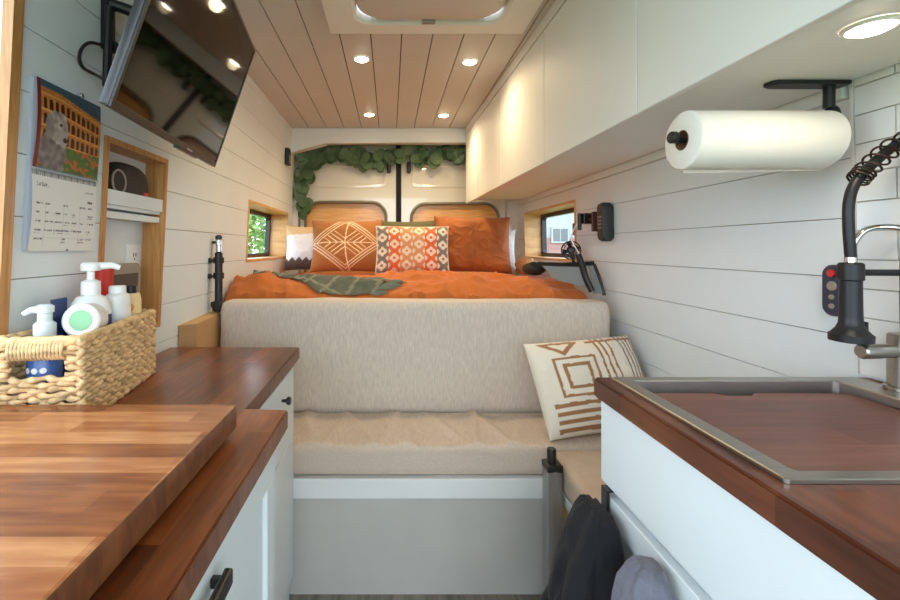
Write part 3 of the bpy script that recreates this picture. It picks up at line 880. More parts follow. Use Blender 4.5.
for fc in bm.faces:
    if abs(fc.normal.z) < 0.5: fc.material_index = 1
tag(obj('wooden_board', bm, [M['slab'], M['endgrain']]), 'thick light brown butcher block board lying on the left worktop', 'board')

t = thing('base_cabinet', 'white base cabinet in the left foreground under the stepped out worktop', 'cabinet', (-0.48, 0.53, -1.19), 'white base cabinets')
bm = B(); box(bm, -0.745, -0.250, 0.14, 0.925, -1.19, LZ - 0.041)
obj('body', bm, M['cab'], t, smooth=False)
def shaker(bm, xf, y0, y1, z0, z1, sgn, w=0.055):      # frame-and-panel front facing +x (sgn 1) or -x
    def bx(ya, yb, za, zb, th): box(bm, min(xf, xf + sgn * th), max(xf, xf + sgn * th), ya, yb, za, zb, 0.0015, 1)
    bx(y0 + w, y1 - w, z0 + w, z1 - w, 0.009)
    bx(y0, y1, z0, z0 + w, 0.018); bx(y0, y1, z1 - w, z1, 0.018); bx(y0, y0 + w, z0 + w, z1 - w, 0.018); bx(y1 - w, y1, z0 + w, z1 - w, 0.018)
bm = B(); shaker(bm, -0.249, 0.30, 0.885, -1.06, LZ - 0.055, 1)
d = obj('door', bm, M['cab'], t)
bm = B()
box(bm, -0.218, -0.206, 0.50, 0.580, -0.442, -0.420, 0.003)
for y in (0.507, 0.563): box(bm, -0.2305, -0.217, y, y + 0.010, -0.437, -0.425, 0.001)
sub('handle', bm, M['black'], d, angle=60)
t = thing('base_cabinet', 'white base cabinet on the left by the bench, with a small black knob', 'cabinet', (-0.53, 1.22, -1.19), 'white base cabinets')
bm = B(); box(bm, -0.745, -0.340, 0.930, 1.490, -1.19, LZ - 0.041)
obj('body', bm, M['cab'], t, smooth=False)
bm = B(); box(bm, -0.339, -0.322, 0.96, 1.470, -0.62, LZ - 0.052, 0.002)
d = obj('drawer', bm, M['cab'], t)
bm = B(); lathe(bm, [(0.004, 0), (0.005, 0.012), (0.011, 0.016), (0.013, 0.022), (0.010, 0.027)], (-0.322, 1.31, -0.455), (1, 0, 0), 14)
sub('knob', bm, M['black'], d, angle=50)
bm = B(); box(bm, -0.339, -0.322, 0.96, 1.470, -1.09, -0.626, 0.002)
obj('door', bm, M['cab'], t)

# ------------------------------------------------------------------ galley on the right
RZ = -0.265
RX = 0.418
RY = 0.905
t = thing('galley_cabinet', 'white galley base cabinet under the sink worktop on the right', 'cabinet', (0.7, 0.5, -1.19))
bm = B()
box(bm, RX + 0.028, 0.955, 0.05, RY - 0.012, -1.19, -0.66)
box(bm, RX + 0.028, 0.955, RY - 0.028, RY - 0.012, -0.66, RZ - 0.041)
box(bm, RX + 0.028, RX + 0.040, 0.05, RY - 0.028, -0.66, RZ - 0.041)
obj('body', bm, M['cab'], t, smooth=False)
bm = B(); box(bm, RX + 0.010, RX + 0.027, 0.10, RY - 0.012, -0.468, RZ - 0.042, 0.002)
obj('drawer_front', bm, M['cab'], t)
bm = B(); shaker(bm, RX + 0.027, 0.25, RY - 0.022, -1.06, -0.485, -1, 0.05)
obj('door', bm, M['cab'], t)

SX0, SX1, SY0, SY1 = 0.444, 0.935, 0.493, 0.885
bm = B()
X0, X1, Y0c, Y1c = RX, XR(-0.265) - 0.004, 0.05, RY
hx0, hx1, hy0, hy1 = SX0 + 0.008, SX1 - 0.008, SY0 + 0.008, SY1 - 0.008
for zz, flip in ((RZ, 1), (RZ - 0.04, -1)):
    pass
o4 = [(X0, Y0c), (X1, Y0c), (X1, Y1c), (X0, Y1c)]; i4 = [(hx0, hy0), (hx1, hy0), (hx1, hy1), (hx0, hy1)]
vo = [[bm.verts.new((x, y, z)) for x, y in o4] for z in (RZ - 0.04, RZ)]
vi = [[bm.verts.new((x, y, z)) for x, y in i4] for z in (RZ - 0.04, RZ)]
for k in range(4):
    j = (k + 1) % 4
    bm.faces.new((vo[1][k], vo[1][j], vi[1][j], vi[1][k])); bm.faces.new((vo[0][k], vi[0][k], vi[0][j], vo[0][j]))
    bm.faces.new((vo[0][k], vo[0][j], vo[1][j], vo[1][k])); bm.faces.new((vi[0][k], vi[1][k], vi[1][j], vi[0][j]))
eo = [e for e in bm.edges if all(v in vo[0] + vo[1] for v in e.verts)]
bmesh.ops.bevel(bm, geom=eo, offset=0.004, segments=2, affect='EDGES')
tag(obj('worktop', bm, M['top_right']), 'dark butcher block worktop around the sink on the right', 'worktop')

t = thing('sink', 'stainless steel inset sink with flat rim in the right worktop', 'sink', ((SX0 + SX1) / 2, (SY0 + SY1) / 2, RZ - 0.2))
def rr3(x0, x1, y0, y1, r, z, n=4): return [((x0 + x1) / 2 + x, (y0 + y1) / 2 + y, z) for x, y in rrect(x1 - x0, y1 - y0, r, n)]
bm = B()
RW = 0.026
ix0, ix1, iy0, iy1 = SX0 + RW, SX1 - RW - 0.036, SY0 + RW * 0.7, SY1 - RW * 0.9
loft(bm, [rr3(SX0, SX1, SY0, SY1, 0.004, RZ + 0.0005), rr3(SX0, SX1, SY0, SY1, 0.004, RZ + 0.005), rr3(SX0 + .001, SX1 - .001, SY0 + .001, SY1 - .001, 0.004, RZ + 0.006), rr3(ix0, ix1, iy0, iy1, 0.008, RZ + 0.006), rr3(ix0 + .001, ix1 - .001, iy0 + .001, iy1 - .001, 0.008, RZ + 0.004)], True, False)
obj('rim', bm, M['steel'], t, angle=30)
bm = B()
loft(bm, [rr3(ix0 + .001, ix1 - .001, iy0 + .001, iy1 - .001, 0.008, RZ + 0.004), rr3(ix0 + .001, ix1 - .001, iy0 + .001, iy1 - .001, 0.008, RZ - 0.026), rr3(ix0 + .012, ix1 - .012, iy0 + .012, iy1 - .012, 0.01, RZ - 0.028), rr3(ix0 + .016, ix1 - .016, iy0 + .016, iy1 - .016, 0.02, RZ - 0.185), rr3(ix0 + .04, ix1 - .04, iy0 + .04, iy1 - .04, 0.03, RZ - 0.2)], True, False)
obj('basin', bm, M['steeldark'], t, angle=30)
bm = B()
bx0, bx1, by0, by1 = ix0 + 0.005, ix1 - 0.005, iy0 + 0.004, iy1 - 0.026
zt = RZ - 0.010
nx = (bx0 + bx1) / 2 + 0.0
nw = 0.028
out = [(bx0, by0), (bx1, by0), (bx1, by1)]
nx -= 0.02
out += [(nx + nw * 1.3, by1), (nx + nw * 0.9, by1 - 0.018), (nx - nw * 0.9, by1 - 0.018), (nx - nw * 1.3, by1), (bx0, by1)]
loft(bm, [[(x, y, RZ - 0.0255) for x, y in out], [(x, y, zt) for x, y in out]])
bmesh.ops.bevel(bm, geom=bm.edges[:], offset=0.002, segments=2, affect='EDGES')
tag(obj('sink_board', bm, M['sinkboard']), 'reddish brown wooden cutting board set inside the steel sink', 'board')

# faucet
t = thing('faucet', 'black spring neck pull-down faucet with steel body behind the sink', 'faucet', (0.935, 0.80, RZ))
fx, fy = 0.940, 0.800
bm = B()
lathe(bm, [(0.030, 0.0065), (0.030, 0.012), (0.0255, 0.014), (0.0255, 0.105), (0.023, 0.108)], (fx, fy, RZ), (0, 0, 1), 28)
obj('body', bm, M['steel'], t)
bm = B()
lathe(bm, [(0.0125, 0), (0.0125, 0.032), (0.0135, 0.034), (0.0135, 0.064), (0.011, 0.067)], (fx - 0.018, fy, RZ + 0.078), (-1, 0, -0.02), 20)
obj('handle', bm, M['steel'], t)
bm = B()
hx, hy = 0.843, 0.805
lathe(bm, [(0.022, -0.172), (0.0305, -0.170), (0.031, -0.158), (0.0275, -0.155), (0.0205, -0.146), (0.0172, -0.138), (0.0162, -0.125), (0.0155, -0.06), (0.0182, -0.058), (0.0182, -0.030), (0.0155, -0.027), (0.0085, -0.026)], (hx, hy, 0), (0, 0, 1), 28)
box(bm, hx + 0.0245, hx + 0.029, hy - 0.004, hy + 0.004, -0.155, -0.135, 0.001)
obj('spray_head', bm, M['blackm'], t, angle=40)
bm = B(); lathe(bm, [(0.009, -0.0265), (0.009, -0.017)], (hx, hy, 0), (0, 0, 1), 20)
obj('collar', bm, M['chrome'], t)
bm = B()
path = spline([(hx, hy, -0.02), (hx - 0.004, hy, 0.04), (hx - 0.003, hy, 0.085), (hx + 0.008, hy, 0.118), (hx + 0.036, hy, 0.150), (hx + 0.068, hy, 0.178), (hx + 0.092, hy - 0.004, 0.195), (hx + 0.110, hy - 0.010, 0.190), (hx + 0.108, hy - 0.010, 0.12), (fx, fy, 0.0), (fx, fy, -0.158)], 10)
tube(bm, path, 0.0085, 14)
obj('hose', bm, M['blackm'], t)
bm = B()
# spring coils round the bent part, close-wound at its start
cp = path[32:80]
hel = []
L = 0.0
turn = 0.0
for i in range(len(cp) - 1):
    d = (cp[i + 1] - cp[i]); a, b = frame_axes(d)
    for s in range(8):
        p = cp[i].lerp(cp[i + 1], s / 8)
        L += d.length / 8
        pitch = 0.0062 if L < 0.022 else 0.0205
        turn += d.length / 8 / pitch * 2 * PI
        R = 0.0165
        hel.append(p + (a * math.cos(turn) + b * math.sin(turn)) * R)
tube(bm, hel, 0.0020, 6)
obj('spring', bm, M['bronze'], t)
bm = B(); tube(bm, [(hx + 0.02, hy, -0.045), (fx, fy, -0.045)], 0.006, 12)
obj('docking_arm', bm, M['blackm'], t)
t = thing('filter_tap', 'slim chrome gooseneck water tap behind the black faucet', 'faucet', (0.958, 0.735, RZ))
bm = B()
tube(bm, spline([(0.896, 0.852, -0.012), (0.899, 0.851, 0.012), (0.915, 0.846, 0.034), (0.940, 0.836, 0.040), (0.959, 0.815, 0.034), (0.963, 0.785, 0.016), (0.962, 0.745, -0.02), (0.960, 0.735, -0.08), (0.958, 0.735, RZ + 0.006)], 8), 0.0058, 12)
obj('spout', bm, M['chrome'], t)
bm = B(); lathe(bm, [(0.0105, 0.0065), (0.0105, 0.03), (0.007, 0.034)], (0.958, 0.735, RZ), (0, 0, 1), 16)
obj('base', bm, M['chrome'], t)

# remote on the wall
t = thing('remote_control', 'small dark remote with red button fixed to white wall behind the faucet', 'remote', (0.97, 0.966, -0.15))
bm = B()
rr = rrect(0.046, 0.112, 0.018, 5)
yc, zc = 0.962, -0.093
loft(bm, [[(XR(zc) - d, yc + x * s, zc + z * s) for x, z in rr] for s, d in ((1, 0.001), (1, 0.012), (0.93, 0.016))])
obj('body', bm, mat('dark_remote', (44, 46, 66), 0.4), t)
bm = B(); lathe(bm, [(0.0085, 0), (0.0085, 0.004), (0.006, 0.005)], (XR(zc) - 0.016, yc, zc + 0.038), (-1, 0, 0), 16)
obj('button', bm, M['red_btn'], t)['label'] = 'red power button'
bm = B()
for dz in (0.010, -0.014, -0.034): lathe(bm, [(0.011 if dz > 0 else 0.006, 0), (0.009 if dz > 0 else 0.005, 0.003)], (XR(zc) - 0.016, yc, zc + dz), (-1, 0, 0), 16)
obj('button', bm, M['greige'], t)['label'] = 'pale round buttons'

# wooden shelf box at the right edge
t = thing('spice_shelf', 'small light wood shelf box on white tile at the right edge', 'shelf', (0.95, 0.78, 0.10))
bm = B()
def bxw(ya, yb, za, zb, xa): box(bm, xa, XR(0.17) - 0.0105, ya, yb, za, zb, 0.001, 1)
bxw(0.790, 0.802, 0.105, 0.248, 0.955); bxw(0.40, 0.412, 0.105, 0.248, 0.955)
bxw(0.412, 0.790, 0.105, 0.116, 0.955); bxw(0.412, 0.790, 0.238, 0.248, 0.955)
obj('frame', bm, M['oakz'], t, smooth=False)
bm = B(); box(bm, 0.962, XR(0.17) - 0.0105, 0.413, 0.789, 0.117, 0.237)
obj('back_panel', bm, M['oaky'], t, smooth=False)

# paper towel
ty, tz = 0.924, 0.236
t = thing('paper_towel_holder', 'black paper towel holder fixed under the wall cupboard', 'holder', (0.87, ty, UB(0.87) - 0.01))
bm = B()
pl = rrect(0.168, 0.034, 0.012, 4)
loft(bm, [[(0.876 + x * s, ty + y * s, UB(0.876 + x * s) - d) for x, y in pl] for s, d in ((1, 0.001), (1, 0.006), (0.92, 0.009))])
obj('base_plate', bm, M['blackm'], t)
bm = B(); tube(bm, [(0.922, ty, UB(0.911) - 0.006), (0.922, ty, tz + 0.058)], 0.010, 14); tube(bm, spline([(0.922, ty, tz + 0.060), (0.936, ty, tz + 0.050), (0.938, ty, tz + 0.015), (0.930, ty, tz - 0.01)], 6), 0.008, 12)
obj('post', bm, M['blackm'], t)
bm = B(); tube(bm, [(0.928, ty, tz - 0.01), (0.594, ty, tz - 0.01)], 0.0055, 12)
obj('rod', bm, M['blackm'], t)
bm = B(); lathe(bm, [(0.010, 0.0), (0.0125, 0.003), (0.0125, 0.012), (0.010, 0.015)], (0.602, ty, tz - 0.004), (-1, 0, 0), 18)
obj('end_knob', bm, M['blackm'], t)
t = thing('paper_towel_roll', 'white paper towel roll hanging on the black holder', 'paper towels', (0.79, ty, tz - 0.06))
bm = B()
R0, R1, xa, xb = 0.021, 0.060, 0.613, 0.912
lathe(bm, [(R0, 0), (R1 - 0.003, 0), (R1, 0.003), (R1, xb - xa - 0.006), (R1 - 0.005, xb - xa), (R0, xb - xa)], (xa, ty, tz - 0.010), (1, 0, 0), 48, caps=False)
obj('paper', bm, M['towel'], t, angle=50)
bm = B(); lathe(bm, [(R0 - 0.0015, -0.001), (R0, -0.001), (R0, xb - xa), (R0 - 0.0015, xb - xa), (R0 - 0.0015, -0.001)], (xa, ty, tz - 0.010), (1, 0, 0), 32, caps=False)
obj('core', bm, M['core'], t, angle=50)
bm = B()
vr = []
for k in range(9):
    a = math.radians(-150 + 60 * k / 8)
    vr.append([(x, ty + (R1 + 0.001) * math.cos(a), tz - 0.010 + (R1 + 0.001) * math.sin(a)) for x in (xa + 0.001, xb - 0.004)])
vr.append([(x, ty + 0.004, tz - 0.010 - R1 - 0.010 + (0 if x < 0.7 else 0.006)) for x in (xa + 0.001, xb - 0.004)])
vr = [[(x, 2 * ty - y, z) for x, y, z in r] for r in vr]
loft(bm, vr, False, False)
bmesh.ops.solidify(bm, geom=bm.faces[:], thickness=0.0008)
obj('loose_sheet', bm, M['towel'], t, angle=60)

# garments on the galley cabinet
t = thing('door_hook', 'black over-the-door hook at the far corner of the galley cabinet', 'hook', (RX, 0.85, -0.58))
bm = B()
yh = 0.862
box(bm, RX + 0.001, RX + 0.0068, yh - 0.012, yh + 0.012, -0.60, -0.470, 0.001)
box(bm, RX + 0.001, RX + 0.026, yh - 0.012, yh + 0.012, -0.4735, -0.4695, 0.001)
obj('strap', bm, M['black'], t)
bm = B(); tube(bm, spline([(RX + 0.003, yh, -0.525), (RX - 0.02, yh, -0.545), (RX - 0.034, yh, -0.53), (RX - 0.036, yh, -0.512)], 5), 0.005, 8)
obj('hook', bm, M['black'], t)
def garment(name, secs, material, label, cat, seed, amp, folds):
    """secs: (z, x_out, x_in, y0, y1)"""
    bm = B(); n = 64
    keys = secs
    rings = []
    for k in range(len(keys) - 1):
        for s in range(6):
            q = s / 6
            rings.append([a + (b - a) * q for a, b in zip(keys[k], keys[k + 1])])
    rings.append(list(keys[-1]))
    out = []
    for z, xo, xi, y0, y1 in rings:
        cx, cy, hx, hy = (xo + xi) / 2, (y0 + y1) / 2, (xi - xo) / 2, (y1 - y0) / 2
        r = []
        for j in range(n):
            a = 2 * PI * j / n
            c, s = math.cos(a), math.sin(a)
            px = abs(c) ** 0.75 * (1 if c > 0 else -1); py = abs(s) ** 0.75 * (1 if s > 0 else -1)
            f = 1 + (amp * math.sin(folds * a + seed + z * 11) * min(1, (keys[0][0] - z) * 6) - 0.30 * max(0, 1 - abs(noise.noise((c * 1.3 + z * 3, s * 1.6, z * 4 + seed))) * 5) * min(1, (keys[0][0] - z) * 9) + 0.10 * noise.noise((c * 2, s * 2, z * 9 + seed))) * (0 if c > 0.55 else 1)
            r.append((min(xi, cx + hx * px * f), cy + hy * py * f, z + 0.006 * noise.noise((c * 3, s * 3, seed))))
        out.append(r)
    loft(bm, out)
    o = obj(name, bm, material, angle=180)
    return tag(o, label, cat)
XI = RX + 0.0005 - 0.001
g = garment('jacket', [(-0.488, 0.378, 0.402, 0.800, 0.868), (-0.493, 0.368, 0.408, 0.780, 0.878), (-0.510, 0.355, XI - 0.003, 0.765, 0.886), (-0.54, 0.340, XI, 0.752, 0.892), (-0.59, 0.320, XI, 0.745, 0.898), (-0.66, 0.298, XI, 0.742, 0.900), (-0.76, 0.282, XI, 0.74, 0.900), (-0.95, 0.270, XI, 0.74, 0.89), (-1.03, 0.29, XI, 0.74, 0.88)],
        M['fleece'], 'black fleece jacket hanging on the galley cabinet door hook', 'jacket', 1.0, 0.11, 4)
g = garment('towel', [(-0.484, 0.380, XI - 0.006, 0.655, 0.690), (-0.490, 0.366, XI - 0.003, 0.640, 0.698), (-0.51, 0.352, XI, 0.628, 0.702), (-0.54, 0.345, XI, 0.618, 0.704), (-0.62, 0.335, XI, 0.61, 0.704), (-0.75, 0.33, XI, 0.60, 0.702), (-0.98, 0.335, XI, 0.59, 0.695)],
        M['greyfleece'], 'fuzzy grey towel hanging beside the black jacket', 'towel', 2.2, 0.06, 4)

# aluminium post
t = thing('table_post', 'square aluminium table post with black cap standing beside the bench', 'post', (0.508, 1.37, -1.19))
bm = B(); box(bm, 0.486, 0.532, 1.355, 1.405, -1.19, -0.688, 0.004)
box(bm, 0.502, 0.516, 1.353, 1.356, -1.19, -0.69, 0.0005)
obj('pole', bm, M['alu'], t)
bm = B(); box(bm, 0.484, 0.534, 1.353, 1.407, -0.694, -0.672, 0.004)
lathe(bm, [(0.014, -0.673), (0.014, -0.632), (0.012, -0.628)], (0.507, 1.38, 0), (0, 0, 1), 18)
obj('cap', bm, M['black'], t)
bm = B(); box(bm, 0.470, 0.545, 1.34, 1.42, -1.1895, -1.178, 0.003)
obj('base_plate', bm, M['alu'], t)

# ------------------------------------------------------------------ television
t = thing('television', 'black flat screen tv tilted down on the upper left wall', 'television', (-0.55, 1.17, 0.25))
bf = Vector((-0.612, 1.533, 0.282)); nb = Vector((-0.511, 0.800, 0.258))
hv = Vector((0.140, 0.0, 0.408))
wv = (nb - bf); W = wv.length; wu = wv.normalized()
hu = (hv - wu * hv.dot(wu)).normalized(); HH = 0.431
nu = hu.cross(wu).normalized()
if nu.x < 0: nu = -nu
def T(u, v, d): return bf + wu * u + hu * v + nu * d       # u from far to near, v up, d out of the screen
def tbox(bm, u0, u1, v0, v1, d0, d1, bev=0.0):
    b2 = B(); box(b2, u0, u1, v0, v1, d0, d1, bev)
    mp = {}
    for v in b2.verts: mp[v] = bm.verts.new(T(*v.co))
    for f in b2.faces: bm.faces.new([mp[v] for v in f.verts])
    b2.free()
bm = B(); tbox(bm, 0, W, 0, HH, -0.020, -0.002, 0.003); tbox(bm, 0.06, W - 0.10, 0.02, HH * 0.62, -0.050, -0.0201, 0.010)
obj('housing', bm, M['tvback'], t)
bm = B(); bz = 0.009
tbox(bm, 0, W, 0, 0.016, -0.0018, 0.003, 0.001); tbox(bm, 0, W, HH - bz, HH, -0.0018, 0.003, 0.001); tbox(bm, 0, bz, 0.016, HH - bz, -0.0018, 0.003, 0.001); tbox(bm, W - bz, W, 0.016, HH - bz, -0.0018, 0.003, 0.001)
obj('bezel', bm, M['black'], t)
bm = B(); tbox(bm, bz, W - bz, 0.016, HH - bz, -0.0017, 0.0008)
obj('screen', bm, M['screen'], t, smooth=False)
bm = B(); tbox(bm, 0.20, 0.36, -0.006, 0.0, -0.016, 0.0, 0.001)
obj('speaker_bar', bm, M['tvback'], t)
bm = B(); tbox(bm, W * 0.36, W * 0.42, 0.004, 0.009, 0.003, 0.0034)
obj('badge', bm, M['alu'], t)['label'] = 'small silver badge'
bm = B()
wz = 0.56
box(bm, XL(wz) + 0.002, XL(wz) + 0.020, 1.10, 1.135, 0.50, 0.63, 0.003)
tube(bm, [(XL(wz) + 0.018, 1.118, 0.62), T(0.36, 0.30, -0.057)], 0.014, 10)
tube(bm, [(XL(wz) + 0.018, 1.118, 0.52), T(0.36, 0.12, -0.057)], 0.012, 10)
tube(bm, [(XL(wz) + 0.028, 1.085, 0.40), (XL(wz) + 0.028, 1.095, 0.60)], 0.010, 10)
obj('mount_arm', bm, M['blackm'], t)
bm = B()
tube(bm, spline([(XL(.5) + 0.03, 1.10, 0.50), (XL(.5) + 0.015, 1.05, 0.49), (XL(.5) + 0.012, 1.02, 0.455), (XL(.45) + 0.012, 1.03, 0.425), (XL(.4) + 0.03, 1.07, 0.415), T(W * 0.62, 0.06, -0.05)], 8), 0.004, 8)
obj('cable', bm, M['black'], t)

# ------------------------------------------------------------------ calendar
CY0, CY1, CZ0, CZM, CZ1 = 0.906, 1.106, -0.007, 0.169, 0.354
t = thing('wall_calendar', 'open wall calendar with dog photograph above a white month page', 'calendar', (XL(0) + 0.01, 1.03, CZ0))
def page(name, za, zb, d0, n1, n2, fn):
    bm = B(); g = []; info = []
    for j in range(n2 + 1):
        r = []
        for i in range(n1 + 1):
            u, v = i / n1, j / n2
            y = CY0 + (CY1 - CY0) * u; z = za + (zb - za) * v
            dd = d0 + 0.006 * math.sin(PI * v) * (1 - 0.5 * u)
            r.append(bm.verts.new((XL(z) + dd, y, z))); info.append((u, v))
        g.append(r)
    for j in range(n2):
        for i in range(n1): bm.faces.new((g[j][i], g[j][i + 1], g[j + 1][i + 1], g[j + 1][i]))
    o = obj(name, bm, M['print'], t, angle=180, normals=False)
    paint(o, lambda i: fn(*info[i]))
    return o
def photo(u, v):
    # sky, stone arcade with arched openings, lawn, shaggy grey dog at left
    n = noise.noise((u * 14, v * 14, 0))
    ytop = 0.95 - 0.10 * abs(u - 0.35) - 0.10 * u
    col = (40 + 20 * v, 58 + 30 * v, 66 + 36 * v)
    if v < ytop and v > 0.30:
        col = (196 + 20 * n, 122 + 24 * n, 58 + 16 * n)
        lv = (v - 0.30) / (ytop - 0.30)
        r = lv * 3.4
        x = (u * 12 + 0.25) % 1 - 0.5
        fr = r % 1
        if r < 3.1 and abs(x) < 0.30 and 0.12 < fr < (0.62 + 0.2 * math.sqrt(max(0, 1 - (x / 0.3) ** 2))): col = (66, 38, 24)
        elif fr < 0.08: col = (230, 170, 96)
    if v <= 0.30:
        s = math.sin(u * 9 + v * 26 + 3 * n)
        col = (176, 92, 40) if s > 0.55 else (70 + 30 * n, 104 + 20 * n, 40)
    # dog
    def el(cx, cy, rx, ry): return ((u - cx) / rx) ** 2 + ((v - cy) / ry) ** 2 < 1 + 0.35 * n
    if el(0.24, 0.20, 0.20, 0.26): col = (120 + 40 * n, 110 + 40 * n, 106 + 40 * n)
    if el(0.29, 0.52, 0.15, 0.19): col = (172 + 46 * n, 156 + 46 * n, 146 + 46 * n)
    if el(0.17, 0.48, 0.06, 0.16): col = (140 + 20 * n, 126 + 20 * n, 118 + 20 * n)
    if el(0.37, 0.40, 0.075, 0.10): col = (172, 160, 152)
    if ((u - 0.405) / 0.035) ** 2 + ((v - 0.385) / 0.03) ** 2 < 1: col = (36, 30, 30)
    if ((u - 0.33) / 0.022) ** 2 + ((v - 0.55) / 0.02) ** 2 < 1: col = (50, 40, 36)
    if u < 0.05: col = (120, 40, 36)
    return col
random.seed(3)
ink = {(c, r): (random.random() < 0.86, random.uniform(0.4, 0.95), random.random(), random.random() < 0.35) for c in range(7) for r in range(5)}
def month(u, v):
    n = noise.noise((u * 70, v * 50, 1)); n2 = noise.noise((u * 160, v * 30, 7))
    base = (226, 224, 220)
    if v > 0.93: return (196, 196, 196) if (u * 40) % 1 < 0.5 else (110, 110, 110)
    if 0.80 < v < 0.86 and 0.07 < u < 0.22: return (96, 96, 100) if n2 + n > 0.05 else base
    if 0.80 < v < 0.83 and 0.80 < u < 0.94: return (150, 150, 154) if n2 > -0.1 else base
    if 0.66 < v < 0.70 and 0.84 < u < 0.92: return (60, 60, 64) if n2 > -0.2 else base
    if v < 0.62 and v > 0.06 and 0.05 < u < 0.97:
        c = int((u - 0.05) / 0.92 * 7); r = int((0.62 - v) / 0.56 * 5)
        fu = (u - 0.05) / 0.92 * 7 % 1; fv = (0.62 - v) / 0.56 * 5 % 1
        on, w, ph, two = ink[(c, min(4, r))]
        if on and fu < w:
            if 0.10 < fv < 0.27 and n2 > -0.12: return (44, 44, 52) if ph < .4 else (96, 96, 104)
            if two and 0.42 < fv < 0.56 and n2 > 0: return (110, 110, 118)
        if fu < 0.03 or fv < 0.03: return (206, 206, 206)
    if v < 0.03 and 0.54 < u < 0.58: return (90, 90, 90)
    return base
page('photo_page', CZM, CZ1, 0.010, 90, 80, photo)
page('month_page', CZ0, CZM - 0.004, 0.008, 110, 100, month)
bm = B()
for k in range(4):
    d = 0.002 + 0.0012 * k
    za, zb = CZ0 + 0.002 * k, CZ1 - 0.002
    q = [(XL(za) + d, CY0 - 0.006 + 0.001 * k, za), (XL(za) + d, CY1 - 0.002, za), (XL(zb) + d, CY1 - 0.002, zb), (XL(zb) + d, CY0 - 0.006 + .001 * k, zb)]
    loft(bm, [q, [(x + 0.0004, y, z) for x, y, z in q]])
obj('page_block', bm, mat('page_edges', (206, 212, 228), 0.8), t, smooth=False)
bm = B()
for k in range(30):
    y = CY0 + 0.006 + (CY1 - CY0 - 0.012) * k / 29
    tube(bm, [(XL(CZM) + 0.012 + 0.004 * math.cos(a), y, CZM - 0.002 + 0.005 * math.sin(a)) for a in [2 * PI * j / 8 for j in range(8)]], 0.0007, 4, loop=True)
obj('wire_binding', bm, M['alu'], t)
bm = B(); lathe(bm, [(0.003, 0), (0.003, 0.01), (0.006, 0.011), (0.005, 0.014)], (XL(.36) + 0.001, 1.035, 0.358), (1, 0, 0), 10)
obj('hanging_pin', bm, M['alu'], t)

# ------------------------------------------------------------------ wall cubby
t = thing('wall_cubby', 'recessed wood framed cubby with white shelves in the left wall', 'cubby', (XL(0), 1.3, CUB_Z[0]))
bm = B()
y0, y1 = CUB_Y; z0, z1 = CUB_Z
def PC(y, z, d): return (XL(z) - d, y, z)
def slabC(bm, ya, yb, za, zb, da, db, mi=0): hexa(bm, [PC(ya, za, da), PC(yb, za, da), PC(yb, za, db), PC(ya, za, db), PC(ya, zb, da), PC(yb, zb, da), PC(yb, zb, db), PC(ya, zb, db)], mi)
DC = 0.06
f = 0.016
slabC(bm, y0, y0 + f, z0 + f, z1 - f, -0.006, DC); slabC(bm, y1 - f, y1, z0 + f, z1 - f, -0.006, DC); slabC(bm, y0, y1, z1 - f, z1, -0.006, DC); slabC(bm, y0, y1, z0, z0 + f, -0.006, DC)
obj('frame', bm, M['oakz'], t, smooth=False)
bm = B(); slabC(bm, y0, y1, z0, z1, DC + 0.0005, DC + 0.01)
obj('back_panel', bm, M['board'], t, smooth=False)
bm = B(); slabC(bm, y0 + f, y1 - f, 0.108, 0.120, 0.006, DC - .001); slabC(bm, y0 + f, y1 - f, 0.118, 0.157, -0.002, 0.0055)
obj('shelf', bm, M['board'], t, smooth=False)
bm = B(); slabC(bm, y0 + f, y1 - f, 0.082, 0.100, 0.006, DC - .001)
obj('shelf', bm, M['board'], t, smooth=False)
# black pouch on upper shelf
t = thing('pouch', 'rounded black pouch with red tag on the top cubby shelf', 'pouch', (XL(.18) - 0.03, 1.28, 0.121))
bm = B(); bmesh.ops.create_icosphere(bm, subdivisions=4, radius=1)
for v in bm.verts:
    p = v.co
    px = abs(p.x) ** 0.7 * (1 if p.x > 0 else -1); py = abs(p.y) ** 0.75 * (1 if p.y > 0 else -1); pz = abs(p.z) ** 0.75 * (1 if p.z > 0 else -1)
    z = 0.184 + pz * 0.0625; y = 1.290 + py * 0.118 - 0.02 * (pz + 1) * py * 0.3
    v.co = Vector((XL(z) - 0.032 + px * 0.024 * (1 + 0.1 * noise.noise(p * 3)), y, z))
obj('body', bm, M['rubber'], t, angle=180)
bm = B(); slabC(bm, 1.352, 1.376, 0.145, 0.170, 0.0085, 0.011)
obj('tag', bm, M['red'], t)['label'] = 'red tag'
bm = B(); tube(bm, [(XL(.19) - 0.0085, 1.225 + 0.03 * math.cos(a), 0.185 + 0.032 * math.sin(a)) for a in [2 * PI * j / 24 for j in range(24)]], 0.003, 6, loop=True)
obj('zip_loop', bm, M['greige'], t)
